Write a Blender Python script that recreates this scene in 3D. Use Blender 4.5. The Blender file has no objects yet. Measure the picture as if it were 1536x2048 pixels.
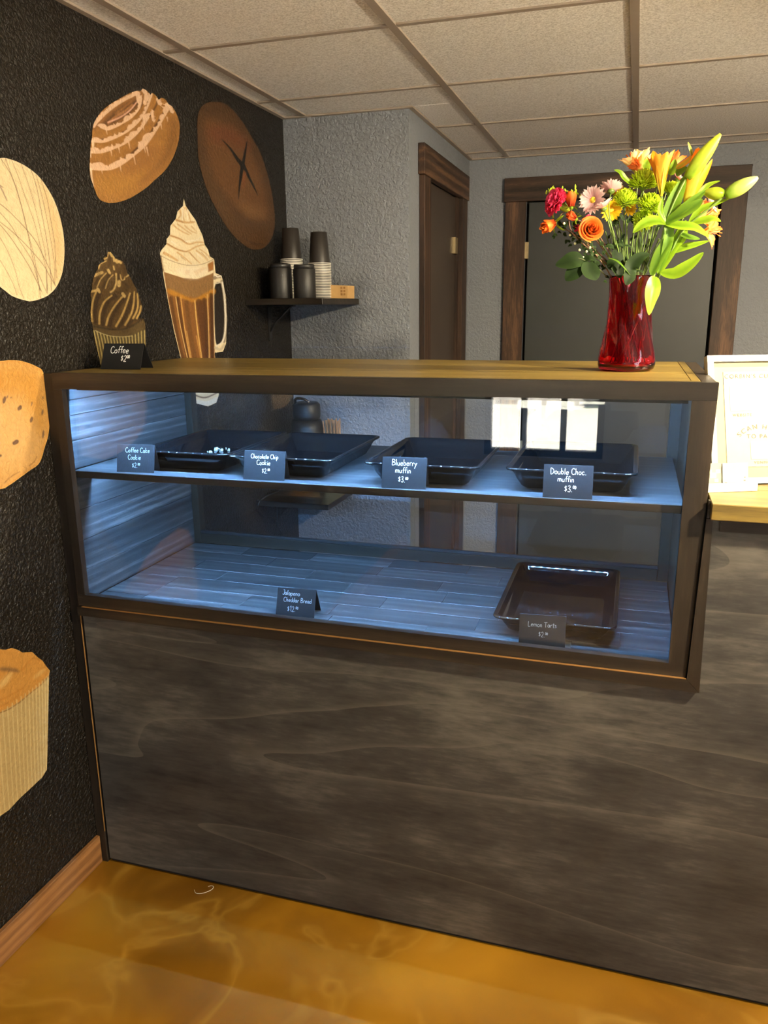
import bpy, bmesh, math, random
import numpy as np
from mathutils import Vector, Matrix
random.seed(7); RNG = np.random.default_rng(11)
S = bpy.context.scene
COL = S.collection
PI = math.pi
# ------------------------------------------------------------------ camera
CAM = np.array([1.36413859, -1.60976652, 1.51260702])
CF = np.array([-0.28912733, 0.92450504, -0.24838643])
CR = np.array([0.95518897, 0.29579608, -0.01089541])
CU = np.array([-0.06339887, 0.24040614, 0.96859975])
FOC = 1585.5984
cd = bpy.data.cameras.new('camera'); cam = bpy.data.objects.new('camera', cd); COL.objects.link(cam)
cd.sensor_fit = 'VERTICAL'; cd.sensor_height = 36.0; cd.sensor_width = 27.0; cd.lens = FOC / 2048 * 36.0
cd.clip_start = 0.02
m = Matrix.Identity(4)
for r in range(3):
    m[r][0] = CR[r]; m[r][1] = CU[r]; m[r][2] = -CF[r]; m[r][3] = CAM[r]
cam.matrix_world = m
S.camera = cam
# ------------------------------------------------------------------ view, world, sun, lamps
vs = S.view_settings
vs.view_transform = 'Standard'; vs.look = 'None'; vs.gamma = 1.0; vs.use_curve_mapping = False
vs.exposure = 1.15
W = bpy.data.worlds.new('world'); S.world = W; W.use_nodes = True
wn = W.node_tree; wn.nodes.clear()
wo = wn.nodes.new('ShaderNodeOutputWorld'); wb = wn.nodes.new('ShaderNodeBackground')
wb.inputs[0].default_value = (0.82, 0.91, 1.0, 1); wb.inputs[1].default_value = 6.5
wn.links.new(wb.outputs[0], wo.inputs[0])
def lamp(name, kind, loc, energy, color, direction=None, **kw):
    d = bpy.data.lights.new(name, kind); o = bpy.data.objects.new(name, d); COL.objects.link(o)
    d.energy = energy; d.color = color; o.location = loc
    for k, v in kw.items(): setattr(d, k, v)
    if direction is not None:
        o.rotation_euler = Vector(direction).to_track_quat('-Z', 'Y').to_euler()
    return o
H = 2.2317; Y1 = 1.4905; Y2 = 2.6265; XC = 0.5101; ZT = 1.3715; CW = 1.518; CDEP = 0.605
XR = 3.55; YF = -3.2
lamp('sun', 'SUN', (0, 0, 8), 80.0, (1.0, 0.93, 0.82), (0.35, -0.8, -1.15), angle=0.009)
WARM = (1.0, 0.83, 0.56)
KEY = (2.2, 0.25, 1.95)          # shaded pendant over the worktop
FRONT = (2.3, -0.55, 2.00)       # shaded pendant in front of the counter
AISLE_FILL = (2.85, 0.95, 1.30)       # unseen fill lamp added behind the counter to brighten ceiling, mural and alcove
lamp('key_pendant_bulb', 'POINT', KEY, 70.0, WARM, shadow_soft_size=0.025)
lamp('front_pendant_bulb', 'POINT', FRONT, 122.0, (1.0, 0.84, 0.58), shadow_soft_size=0.03)
lamp('aisle_fill_lamp', 'POINT', AISLE_FILL, 5.0, (1.0, 0.84, 0.66), shadow_soft_size=0.05)
DOWN = ((1.6, -2.3, 3), (2.9, 1.3, 4))
for lx, ly, e in DOWN:
    lamp('downlight_lamp', 'SPOT', (lx, ly, H - 0.02), e, (1.0, 0.8, 0.55), (0, 0, -1), spot_size=math.radians(165), spot_blend=0.5, shadow_soft_size=0.06)
# daylight portals in the shop windows
for ploc, pdir, pw, ph in (((0.86, YF + 0.02, 1.035), (0, 1, 0), 0.72, 0.83), ((XR - 0.02, -2.15, 1.29), (-1, 0, 0), 1.1, 1.58)):
    lamp('window_portal', 'AREA', ploc, 1.0, (1, 1, 1), pdir, shape='RECTANGLE', size=pw, size_y=ph).data.cycles.is_portal = True

# ------------------------------------------------------------------ pixel -> world helpers
def ray(u, v):
    return CF + CR * (u - 768) / FOC - CU * (v - 1024) / FOC
def at(u, v, Y):
    d = ray(u, v); t = (Y - CAM[1]) / d[1]; return Vector(CAM + d * t)
def onwall(u, v, x=0.0):
    d = ray(u, v); t = (x - CAM[0]) / d[0]; return CAM + d * t
# ------------------------------------------------------------------ materials
def sl(c):
    f = lambda x: x / 12.92 if x <= 0.04045 else ((x + 0.055) / 1.055) ** 2.4
    return tuple(f(x / 255.0) for x in c)
class NT:
    def __init__(s, name):
        s.m = bpy.data.materials.new(name); s.m.use_nodes = True
        s.t = s.m.node_tree; s.t.nodes.clear()
        s.out = s.n('ShaderNodeOutputMaterial')
    def n(s, typ, **kw):
        x = s.t.nodes.new(typ)
        for k, v in kw.items():
            if isinstance(k, str) and hasattr(x, k): setattr(x, k, v)
        return x
    def l(s, a, b): s.t.links.new(a, b)
    def coord(s, scale=(1, 1, 1), kind='Object', rnd=True, rot=(0, 0, 0)):
        tc = s.n('ShaderNodeTexCoord'); mp = s.n('ShaderNodeMapping')
        mp.inputs['Scale'].default_value = scale; mp.inputs['Rotation'].default_value = rot
        if rnd:
            oi = s.n('ShaderNodeObjectInfo'); mu = s.n('ShaderNodeVectorMath', operation='SCALE')
            cb = s.n('ShaderNodeCombineXYZ')
            for i in range(3): s.l(oi.outputs['Random'], cb.inputs[i])
            s.l(cb.outputs[0], mu.inputs[0]); mu.inputs['Scale'].default_value = 37.0
            ad = s.n('ShaderNodeVectorMath', operation='ADD')
            s.l(tc.outputs[kind], ad.inputs[0]); s.l(mu.outputs[0], ad.inputs[1]); s.l(ad.outputs[0], mp.inputs[0])
        else: s.l(tc.outputs[kind], mp.inputs[0])
        return mp.outputs[0]
    def noise(s, vec, scale, detail=3, rough=0.55, dist=0.0):
        x = s.n('ShaderNodeTexNoise'); x.inputs['Scale'].default_value = scale; x.inputs['Detail'].default_value = detail
        x.inputs['Roughness'].default_value = rough; x.inputs['Distortion'].default_value = dist
        if vec is not None: s.l(vec, x.inputs['Vector'])
        return x.outputs['Fac']
    def ramp(s, fac, stops, interp='LINEAR'):
        x = s.n('ShaderNodeValToRGB'); e = x.color_ramp.elements; x.color_ramp.interpolation = interp
        while len(e) < len(stops): e.new(0.5)
        for i, (p, c) in enumerate(stops):
            e[i].position = p; e[i].color = tuple(c) + (1,) if len(c) == 3 else c
        s.l(fac, x.inputs[0]); return x.outputs[0]
    def mix(s, fac, a, b, blend='MIX'):
        x = s.n('ShaderNodeMix'); x.data_type = 'RGBA'; x.blend_type = blend
        for inp, v in ((x.inputs[0], fac), (x.inputs[6], a), (x.inputs[7], b)):
            if hasattr(v, 'links') or hasattr(v, 'is_output'): s.l(v, inp)
            elif isinstance(v, (int, float)): inp.default_value = v
            else: inp.default_value = tuple(v) + (1,) if len(v) == 3 else v
        return x.outputs[2]
    def math(s, op, a, b=None, c=None):
        x = s.n('ShaderNodeMath', operation=op)
        for i, v in enumerate((a, b, c)):
            if v is None: continue
            if isinstance(v, (int, float)): x.inputs[i].default_value = v
            else: s.l(v, x.inputs[i])
        return x.outputs[0]
    def bump(s, h, strength, dist=0.002, normal=None):
        x = s.n('ShaderNodeBump'); x.inputs['Strength'].default_value = strength; x.inputs['Distance'].default_value = dist
        s.l(h, x.inputs['Height'])
        if normal is not None: s.l(normal, x.inputs['Normal'])
        return x.outputs[0]
    def bsdf(s, color=None, rough=0.5, metal=0.0, normal=None, spec=0.5, **kw):
        p = s.n('ShaderNodeBsdfPrincipled')
        for key, v in (('Base Color', color), ('Roughness', rough), ('Metallic', metal), ('Normal', normal), ('Specular IOR Level', spec)):
            if v is None: continue
            inp = p.inputs[key]
            if isinstance(v, (int, float)): inp.default_value = v
            elif isinstance(v, tuple): inp.default_value = tuple(v) + (1,) if len(v) == 3 else v
            else: s.l(v, inp)
        for k, v in kw.items():
            p.inputs[k.replace('_', ' ')].default_value = v
        s.l(p.outputs[0], s.out.inputs[0]); return p
def plain(name, color, rough=0.5, metal=0.0, spec=0.5, var=0.12, scale=40, bump=0.0, **kw):
    t = NT(name); v = t.coord()
    n = t.noise(v, scale, 3)
    c = t.ramp(n, ((0.3, tuple(x * (1 - var) for x in color)), (0.7, tuple(min(1, x * (1 + var)) for x in color))))
    nb = t.bump(n, bump, 0.001) if bump else None
    t.bsdf(c, rough, metal, nb, spec, **kw); return t.m
def wallmat(name, lo, hi, rough, scale=75, strength=0.6, spec=0.5, dist=0.002):
    t = NT(name); v = t.coord(rnd=False)
    n1 = t.noise(v, scale, 2, 0.5, 0.6); n2 = t.noise(v, scale * 3.2, 2, 0.5)
    h = t.ramp(n1, ((0.38, (0, 0, 0)), (0.62, (1, 1, 1))))
    hh = t.math('ADD', t.math('MULTIPLY', h, 1.0), t.math('MULTIPLY', n2, 0.35))
    big = t.noise(v, 1.7, 3)
    c = t.ramp(big, ((0.3, lo), (0.7, hi)))
    t.bsdf(c, rough, 0.0, t.bump(hh, strength, dist), spec); return t.m
def wood(name, axis, dark, mid, light, rough=0.45, ring=9.0, spec=0.5, bump=0.12, long=0.07, knots=False):
    sc = [1.0, 1.0, 1.0]; sc['xyz'.index(axis)] = long
    t = NT(name); v = t.coord(tuple(sc))
    n1 = t.noise(v, ring, 4, 0.6, 0.8)
    wv = t.n('ShaderNodeTexWave'); wv.wave_type = 'RINGS'; wv.inputs['Scale'].default_value = ring * 1.1
    wv.inputs['Distortion'].default_value = 7.0; wv.inputs['Detail'].default_value = 3.0; wv.inputs['Detail Scale'].default_value = 1.2
    t.l(v, wv.inputs['Vector'])
    fine = t.noise(v, ring * 22, 3, 0.7)
    g = t.math('ADD', t.math('MULTIPLY', n1, 0.55), t.math('MULTIPLY', wv.outputs['Fac'], 0.12))
    g = t.math('ADD', g, t.math('MULTIPLY', fine, 0.28))
    c = t.ramp(g, ((0.30, dark), (0.52, mid), (0.74, light)))
    nb = t.bump(fine, bump, 0.001)
    t.bsdf(c, rough, 0.0, nb, spec); return t.m
M = {}
M['wall_black'] = wallmat('black_wall_paint', sl((22, 18, 13)), sl((26, 22, 16)), 0.36, 110, 1.0, 0.3, 0.0024)
M['wall_gray'] = wallmat('gray_wall_paint', sl((117, 121, 128)), sl((123, 127, 133)), 0.55, 80, 1.0, 0.3, 0.0018)
M['tee'] = plain('tee_paint', sl((146, 133, 120)), 0.5, var=0.03)
def tile_mat():
    t = NT('acoustic_tile'); v = t.coord()
    n = t.noise(v, 170, 4, 0.75); n2 = t.noise(v, 320, 2)
    c = t.ramp(n, ((0.34, sl((186, 182, 176))), (0.6, sl((238, 236, 232)))))
    t.bsdf(c, 0.9, 0, t.bump(t.math('ADD', n, n2), 0.6, 0.0015), 0.1); return t.m
M['tile'] = tile_mat()
for ax in 'xyz':
    M['case_' + ax] = wood('dark_stained_wood_' + ax, ax, sl((22, 18, 14)), sl((40, 33, 25)), sl((66, 54, 41)), 0.42, 10, 0.35)
    M['burnt_' + ax] = wood('burnt_pine_' + ax, ax, sl((18, 14, 11)), sl((62, 44, 32)), sl((122, 88, 62)), 0.55, 7, 0.3, 0.25, 0.10)
    M['top_' + ax] = wood('lit_stained_top_' + ax, ax, sl((76, 62, 27)), sl((120, 100, 45)), sl((156, 133, 66)), 0.36, 11, 0.5)  # same dark stain; grazing light on top faces is put into the colour
M['base_wood'] = wood('baseboard_wood', 'y', sl((86, 54, 28)), sl((140, 96, 54)), sl((172, 124, 76)), 0.5, 9, 0.35)
M['plank'] = wood('charcoal_plank', 'x', sl((26, 25, 25)), sl((54, 53, 52)), sl((104, 102, 100)), 0.42, 13, 0.45, 0.12, 0.045)
M['plank_y'] = wood('charcoal_plank_y', 'y', sl((26, 25, 25)), sl((54, 53, 52)), sl((104, 102, 100)), 0.42, 13, 0.45, 0.12, 0.045)
def ply_mat():
    t = NT('stained_plywood'); v = t.coord((0.16, 1, 1), rnd=False); v2 = t.coord((0.6, 1, 1), rnd=False)
    a = t.noise(v, 2.6, 2, 0.45, 0.5)
    w = t.math('FRACT', t.math('MULTIPLY', a, 9.0))
    contour = t.ramp(w, ((0.0, (1, 1, 1)), (0.10, (0.25, 0.25, 0.25)), (0.65, (0, 0, 0)), (1.0, (0.12, 0.12, 0.12))))
    blot = t.noise(v2, 4.5, 5, 0.62); fine = t.noise(v, 90, 4, 0.7)
    big = t.noise(v2, 1.1, 2)
    mid = t.noise(v, 26, 5, 0.7)
    g = t.math('ADD', t.math('MULTIPLY', blot, 0.46), t.math('MULTIPLY', fine, 0.22))
    g = t.math('ADD', g, t.math('ADD', t.math('MULTIPLY', big, 0.2), t.math('MULTIPLY', mid, 0.22)))
    c = t.ramp(g, ((0.42, sl((31, 30, 29))), (0.55, sl((58, 56, 53))), (0.68, sl((94, 90, 82)))))
    c = t.mix(t.math('MULTIPLY', contour, 0.42), c, sl((104, 99, 88)))
    t.bsdf(c, 0.5, 0, t.bump(fine, 0.08, 0.001), 0.35); return t.m
M['raw_edge'] = plain('worn_raw_edge', sl((122, 86, 42)), 0.6)
M['ply'] = ply_mat()
def floor_mat():
    t = NT('metallic_epoxy'); v = t.coord(rnd=False)
    w = t.noise(v, 1.5, 3, 0.5, 0.5); n2 = t.noise(v, 2.6, 3, 0.5, 1.0)
    vein = t.math('ABSOLUTE', t.math('SUBTRACT', n2, 0.5))
    vl = t.ramp(vein, ((0.0, (1, 1, 1)), (0.035, (0.25, 0.25, 0.25)), (0.12, (0, 0, 0))))
    g = t.math('ADD', t.math('MULTIPLY', w, 0.6), t.math('MULTIPLY', n2, 0.4))
    c = t.ramp(g, ((0.34, sl((100, 64, 8))), (0.5, sl((138, 92, 14))), (0.68, sl((176, 124, 28)))))
    c = t.mix(t.math('MULTIPLY', vl, 0.28), c, sl((206, 160, 64)))
    h = t.math('ADD', t.math('MULTIPLY', w, 1.0), t.math('MULTIPLY', n2, 0.6))
    p = t.bsdf(c, 0.38, 0.3, t.bump(h, 0.5, 0.03), 0.5)
    p.inputs['Coat Weight'].default_value = 0.2; p.inputs['Coat Roughness'].default_value = 0.12
    return t.m
M['floor'] = floor_mat()
M['door'] = plain('dark_door_paint', sl((40, 42, 40)), 0.5, scale=6, var=0.08)
M['door_brown'] = plain('dark_brown_door_paint', sl((58, 48, 40)), 0.5, scale=6, var=0.1)
M['brass'] = plain('satin_hinge', sl((190, 170, 130)), 0.35, 0.9)
M['steel'] = plain('bright_steel', sl((200, 200, 205)), 0.2, 1.0)
M['black_metal'] = plain('black_metal', sl((26, 25, 25)), 0.5)
M['tray'] = plain('glossy_black_plastic', sl((9, 9, 10)), 0.05, spec=0.4, var=0.02)
M['cup_black'] = plain('black_paper', sl((38, 34, 31)), 0.45, var=0.04)
M['cup_white'] = plain('white_paper_rim', sl((232, 228, 218)), 0.5, var=0.02)
M['canister'] = plain('matte_black_canister', sl((30, 28, 27)), 0.5, var=0.05)
M['kraft'] = plain('kraft_card', sl((196, 156, 98)), 0.7, var=0.06)
M['stamp'] = plain('stamp_ink', sl((160, 116, 62)), 0.7)
M['card'] = plain('black_card', sl((30, 30, 31)), 0.7, var=0.06, spec=0.2)
M['chalk'] = plain('white_chalk_ink', sl((236, 236, 232)), 0.7, var=0.03)
M['chalk_dim'] = plain('faint_chalk_ink', sl((150, 156, 160)), 0.7, var=0.05)
M['white'] = plain('white_frame', sl((150, 148, 140)), 0.35, var=0.02)
M['paper'] = plain('cream_paper', sl((136, 129, 98)), 0.6, var=0.02)
M['paper2'] = plain('white_paper', sl((142, 138, 122)), 0.6, var=0.02)
M['print'] = plain('pale_grey_print', sl((94, 88, 72)), 0.7)
M['marble'] = plain('white_marble', sl((226, 224, 214)), 0.3, scale=25, var=0.1)
M['stirrer'] = plain('birch_stirrer', sl((176, 132, 92)), 0.7, var=0.2)
M['crumb'] = plain('cake_crumb', sl((168, 162, 150)), 0.8)
M['thread'] = plain('white_thread', sl((228, 222, 206)), 0.8)
M['void'] = plain('dark_gap', sl((14, 12, 10)), 0.9)
M['concrete'] = plain('sunlit_concrete', sl((196, 190, 180)), 0.9, scale=2)
M['facade'] = plain('grey_facade', sl((120, 116, 112)), 0.8, scale=2)
M['facade_dark'] = plain('dark_shop_window', sl((36, 40, 44)), 0.2)
M['awning'] = plain('green_awning', sl((60, 140, 60)), 0.7)
M['ext'] = plain('roof_slab', sl((70, 66, 60)), 0.9)
M['frame_black'] = plain('black_window_frame', sl((26, 25, 24)), 0.5)
def pane_mat():
    t = NT('clear_pane'); g = t.n('ShaderNodeNewGeometry'); d = t.n('ShaderNodeVectorMath', operation='DOT_PRODUCT')
    t.l(g.outputs['Normal'], d.inputs[0]); t.l(g.outputs['Incoming'], d.inputs[1])
    c = t.math('ABSOLUTE', d.outputs['Value'])
    f = t.math('ADD', t.math('MULTIPLY', t.math('POWER', t.math('SUBTRACT', 1.0, c), 5.0), 0.955), 0.045)
    tr = t.n('ShaderNodeBsdfTransparent'); tr.inputs[0].default_value = (0.97, 0.98, 0.975, 1)
    gl = t.n('ShaderNodeBsdfGlossy'); gl.inputs['Roughness'].default_value = 0.0
    mx = t.n('ShaderNodeMixShader'); t.l(f, mx.inputs[0]); t.l(tr.outputs[0], mx.inputs[1]); t.l(gl.outputs[0], mx.inputs[2])
    t.l(mx.outputs[0], t.out.inputs[0]); return t.m
M['pane'] = pane_mat()
def emit_mat(name, color, strength):
    t = NT(name); e = t.n('ShaderNodeEmission'); e.inputs[0].default_value = tuple(color) + (1,); e.inputs[1].default_value = strength
    t.l(e.outputs[0], t.out.inputs[0]); return t.m
M['led'] = emit_mat('led_diode', (0.20, 0.48, 1.0), 6000.0)
M['led_up'] = emit_mat('led_diode_bright', (0.20, 0.48, 1.0), 14000.0)
M['lens'] = emit_mat('downlight_lens', (1.0, 0.75, 0.45), 7.0)
M['strip'] = plain('led_tape', sl((210, 220, 226)), 0.5)
def vase_mat():
    t = NT('red_glass'); p = t.bsdf((0.93, 0.035, 0.09), 0.015, 0, None, 0.5); p.inputs['Transmission Weight'].default_value = 1.0
    p.inputs['IOR'].default_value = 1.45
    return t.m
M['vase'] = vase_mat()
def petal_mat(name, c1, c2, rough=0.55, trans=0.45, scale=60, spec=0.35):
    """organic sheet: colour runs from c1 (base) to c2 (tip) along attribute t, partly translucent"""
    t = NT(name); a = t.n('ShaderNodeAttribute'); a.attribute_name = 't'
    v = t.coord(); n = t.noise(v, scale, 3)
    f = t.math('ADD', a.outputs['Fac'], t.math('MULTIPLY', t.math('SUBTRACT', n, 0.5), 0.5))
    c = t.ramp(f, ((0.05, c1), (0.95, c2)))
    p = t.n('ShaderNodeBsdfPrincipled'); t.l(c, p.inputs['Base Color']); p.inputs['Roughness'].default_value = rough
    p.inputs['Specular IOR Level'].default_value = spec
    tr = t.n('ShaderNodeBsdfTranslucent'); t.l(c, tr.inputs[0])
    mx = t.n('ShaderNodeMixShader'); mx.inputs[0].default_value = trans
    t.l(p.outputs[0], mx.inputs[1]); t.l(tr.outputs[0], mx.inputs[2]); t.l(mx.outputs[0], t.out.inputs[0]); return t.m
M['rose'] = petal_mat('orange_rose_petal', sl((176, 54, 20)), sl((248, 138, 48)))
M['rose_deep'] = petal_mat('deep_orange_petal', sl((196, 70, 30)), sl((230, 104, 36)))
M['pink'] = petal_mat('hot_pink_petal', sl((196, 24, 76)), sl((240, 76, 118)))
M['daisy'] = petal_mat('pale_pink_petal', sl((226, 176, 178)), sl((250, 228, 224)))
M['yellow'] = petal_mat('yellow_petal', sl((226, 170, 14)), sl((252, 214, 40)))
M['lime'] = petal_mat('lime_petal', sl((150, 180, 16)), sl((226, 246, 70)))
M['alst'] = petal_mat('orange_cream_petal', sl((238, 200, 120)), sl((240, 116, 40)))
M['alst_cream'] = petal_mat('cream_orange_petal', sl((206, 208, 112)), sl((252, 206, 150)))
M['lilyorange'] = petal_mat('orange_lily_petal', sl((196, 190, 60)), sl((248, 160, 40)))
M['bud'] = petal_mat('green_bud', sl((128, 158, 34)), sl((196, 204, 60)), 0.4, 0.25)
M['budtip'] = petal_mat('pale_bud', sl((118, 156, 34)), sl((206, 208, 118)), 0.4, 0.25)
M['lily_leaf'] = petal_mat('bright_lily_leaf', sl((112, 150, 30)), sl((150, 184, 42)), 0.4, 0.35)
M['lily_leaf2'] = petal_mat('mid_lily_leaf', sl((84, 124, 34)), sl((118, 156, 44)), 0.4, 0.35)
M['rose_leaf'] = petal_mat('dark_rose_leaf', sl((26, 40, 17)), sl((38, 56, 24)), 0.55, 0.2, 60, 0.12)
M['filler'] = petal_mat('dark_filler_leaf', sl((30, 46, 20)), sl((50, 70, 32)), 0.55, 0.2, 60, 0.12)
M['stem'] = plain('green_stem', sl((104, 130, 56)), 0.45)
M['stem_dark'] = plain('dark_stem', sl((70, 78, 36)), 0.5)
M['stem_brown'] = plain('reddish_stem', sl((118, 84, 58)), 0.5)
M['berry'] = plain('pale_green_berry', sl((206, 214, 170)), 0.4)
M['disc'] = plain('yellow_disc', sl((222, 190, 50)), 0.8, scale=600, var=0.3)
def mural_mat():
    t = NT('mural_paint'); v = t.coord(rnd=False)
    a = t.n('ShaderNodeVertexColor'); a.layer_name = 'paint'
    n1 = t.noise(v, 80, 2, 0.5, 0.6); n2 = t.noise(v, 256, 2, 0.5)
    h = t.ramp(n1, ((0.38, (0, 0, 0)), (0.62, (1, 1, 1))))
    hh = t.math('ADD', h, t.math('MULTIPLY', n2, 0.35))
    t.bsdf(a.outputs['Color'], 0.42, 0, t.bump(hh, 0.5, 0.0016), 0.35); return t.m
M['mural'] = mural_mat()

# ------------------------------------------------------------------ mesh builder
class MB:
    def __init__(s): s.v = []; s.f = []; s.t = []; s.sm = []
    def add(s, verts, faces, t=None, smooth=False):
        o = len(s.v); s.v += [tuple(x) for x in verts]; s.f += [tuple(i + o for i in f) for f in faces]
        s.t += list(t) if t is not None else [0.5] * len(verts); s.sm += [smooth] * len(faces)
        return s
    def box(s, x0, x1, y0, y1, z0, z1, bev=0.0):
        x0, x1 = min(x0, x1), max(x0, x1); y0, y1 = min(y0, y1), max(y0, y1); z0, z1 = min(z0, z1), max(z0, z1)
        if bev <= 0:
            v = [(x, y, z) for x in (x0, x1) for y in (y0, y1) for z in (z0, z1)]
            return s.add(v, [(0, 1, 3, 2), (4, 6, 7, 5), (0, 4, 5, 1), (2, 3, 7, 6), (0, 2, 6, 4), (1, 5, 7, 3)])
        bm = bmesh.new(); bmesh.ops.create_cube(bm, size=1.0)
        for q in bm.verts:
            q.co = ((x0 + x1) / 2 + q.co.x * (x1 - x0), (y0 + y1) / 2 + q.co.y * (y1 - y0), (z0 + z1) / 2 + q.co.z * (z1 - z0))
        bmesh.ops.bevel(bm, geom=bm.edges[:], offset=bev, segments=1, affect='EDGES')
        return s.bm(bm)
    def bm(s, bm, smooth=False):
        bm.verts.ensure_lookup_table(); bm.verts.index_update()
        s.add([tuple(q.co) for q in bm.verts], [[q.index for q in f.verts] for f in bm.faces], smooth=smooth); bm.free(); return s
    def lathe(s, prof, c=(0, 0, 0), n=24, smooth=True, twist=None, close=False):
        vs_ = []; fs = []
        for k, (r, z) in enumerate(prof):
            for i in range(n):
                a = 2 * PI * i / n; rr = r
                if twist: rr, a = twist(r, z, a)
                vs_.append((c[0] + rr * math.cos(a), c[1] + rr * math.sin(a), c[2] + z))
        for k in range(len(prof) - 1):
            for i in range(n):
                j = (i + 1) % n
                fs.append((k * n + i, k * n + j, (k + 1) * n + j, (k + 1) * n + i))
        if close:
            fs.append(tuple(range(n))[::-1]); fs.append(tuple((len(prof) - 1) * n + i for i in range(n)))
        tt = [k / max(1, len(prof) - 1) for k in range(len(prof)) for i in range(n)]
        return s.add(vs_, fs, tt, smooth)
    def tube(s, path, rad, n=6, smooth=True, cap=True):
        P = [Vector(p) for p in path]; rs = rad if isinstance(rad, (list, tuple)) else [rad] * len(P)
        vs_ = []; fs = []; prev = None
        for k, p in enumerate(P):
            d = (P[min(k + 1, len(P) - 1)] - P[max(k - 1, 0)]).normalized()
            if prev is None:
                a = d.orthogonal().normalized()
            else:
                a = (prev - d * prev.dot(d)); a = a.normalized() if a.length > 1e-6 else d.orthogonal().normalized()
            prev = a; b = d.cross(a)
            for i in range(n):
                w = 2 * PI * i / n; vs_.append(p + (a * math.cos(w) + b * math.sin(w)) * rs[k])
        for k in range(len(P) - 1):
            for i in range(n):
                j = (i + 1) % n; fs.append((k * n + i, k * n + j, (k + 1) * n + j, (k + 1) * n + i))
        if cap: fs.append(tuple(range(n))[::-1]); fs.append(tuple((len(P) - 1) * n + i for i in range(n)))
        return s.add(vs_, fs, [k / max(1, len(P) - 1) for k in range(len(P)) for i in range(n)], smooth)
    def prism(s, poly, ax, a0, a1):
        """poly: 2D points in the two axes other than ax (cyclic order x,y,z), extruded along ax"""
        n = len(poly)
        def mk(p, a):
            return {'x': (a, p[0], p[1]), 'y': (p[0], a, p[1]), 'z': (p[0], p[1], a)}[ax]
        v = [mk(p, a0) for p in poly] + [mk(p, a1) for p in poly]
        f = [tuple(range(n)), tuple(range(n, 2 * n))[::-1]] + [(i, i + n, (i + 1) % n + n, (i + 1) % n) for i in range(n)]
        return s.add(v, f)
    def build(s, name, mat, parent=None, off=(0, 0, 0), fix=True):
        me = bpy.data.meshes.new(name)
        o3 = Vector(off)
        if parent is not None and off == (0, 0, 0):
            q = parent
            while q is not None: o3 = o3 + q.location; q = q.parent
        me.from_pydata([tuple(Vector(q) - o3) for q in s.v], [], s.f)
        at_ = me.attributes.new('t', 'FLOAT', 'POINT'); at_.data.foreach_set('value', s.t)
        me.polygons.foreach_set('use_smooth', s.sm)
        if fix:
            bm = bmesh.new(); bm.from_mesh(me); bmesh.ops.recalc_face_normals(bm, faces=bm.faces[:]); bm.to_mesh(me); bm.free()
        me.materials.append(mat)
        o = bpy.data.objects.new(name, me); COL.objects.link(o)
        if parent is not None: o.parent = parent
        return o
def tag(o, label=None, cat=None, group=None, kind=None):
    if label: o['label'] = label
    if cat: o['category'] = cat
    if group: o['group'] = group
    if kind: o['kind'] = kind
    return o
def thing(name, loc, label=None, cat=None, group=None, kind=None):
    o = bpy.data.objects.new(name, None); COL.objects.link(o); o.location = loc; o.empty_display_size = 0.05
    return tag(o, label, cat, group, kind)
def part(name, mat, parent, fn, label=None, kind=None):
    b = MB(); fn(b); o = b.build(name, M[mat] if isinstance(mat, str) else mat, parent)
    return tag(o, label, kind=kind)
def bx(name, mat, parent, x0, x1, y0, y1, z0, z1, bev=0.0, label=None):
    return part(name, mat, parent, lambda b: b.box(x0, x1, y0, y1, z0, z1, bev), label)
def struct(name, mat, fn):
    b = MB(); fn(b); return tag(b.build(name, M[mat]), kind='structure')
def sbox(name, mat, *a, bev=0.0): return struct(name, mat, lambda b: b.box(*a, bev))
def cr(pts, n=8, closed=False):
    P = [np.array(p, float) for p in pts]; out = []; N = len(P)
    rng = range(N if closed else N - 1)
    for i in rng:
        p0 = P[(i - 1) % N] if closed or i > 0 else P[0]; p1 = P[i]; p2 = P[(i + 1) % N]
        p3 = P[(i + 2) % N] if closed or i + 2 < N else P[-1]
        for k in range(n):
            t = k / n
            out.append(0.5 * ((2 * p1) + (-p0 + p2) * t + (2 * p0 - 5 * p1 + 4 * p2 - p3) * t * t + (-p0 + 3 * p1 - 3 * p2 + p3) * t ** 3))
    if not closed: out.append(P[-1])
    return out

# ================================================================== THE ROOM
sbox('floor', 'floor', -0.15, XR + 0.15, YF - 0.15, Y2 + 0.15, -0.12, 0.0)
WL = sbox('wall_left', 'wall_black', -0.12, 0.0, YF, Y2, 0.0, H + 0.06)
D1 = (1.735, 2.375, 2.03)   # y0,y1,top of the side door opening
D2 = (0.800, 1.708, 2.028)  # x0,x1,top of the back door opening
def alcove(b):
    b.box(0.0, XC, Y1, D1[0], 0, H + 0.06)
    b.box(0.0, XC - 0.1, D1[0], D1[1], 0, H + 0.06)
    b.box(XC - 0.1, XC, D1[0], D1[1], D1[2], H + 0.06)
    b.box(0.0, XC, D1[1], Y2, 0, H + 0.06)
struct('wall_alcove', 'wall_gray', alcove)
def backwall(b):
    b.box(XC, D2[0], Y2, Y2 + 0.12, 0, H + 0.06); b.box(D2[1], XR, Y2, Y2 + 0.12, 0, H + 0.06)
    b.box(D2[0], D2[1], Y2, Y2 + 0.12, D2[2], H + 0.06); b.box(D2[0], D2[1], Y2 + 0.08, Y2 + 0.12, 0, D2[2])
struct('wall_back', 'wall_gray', backwall)
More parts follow.
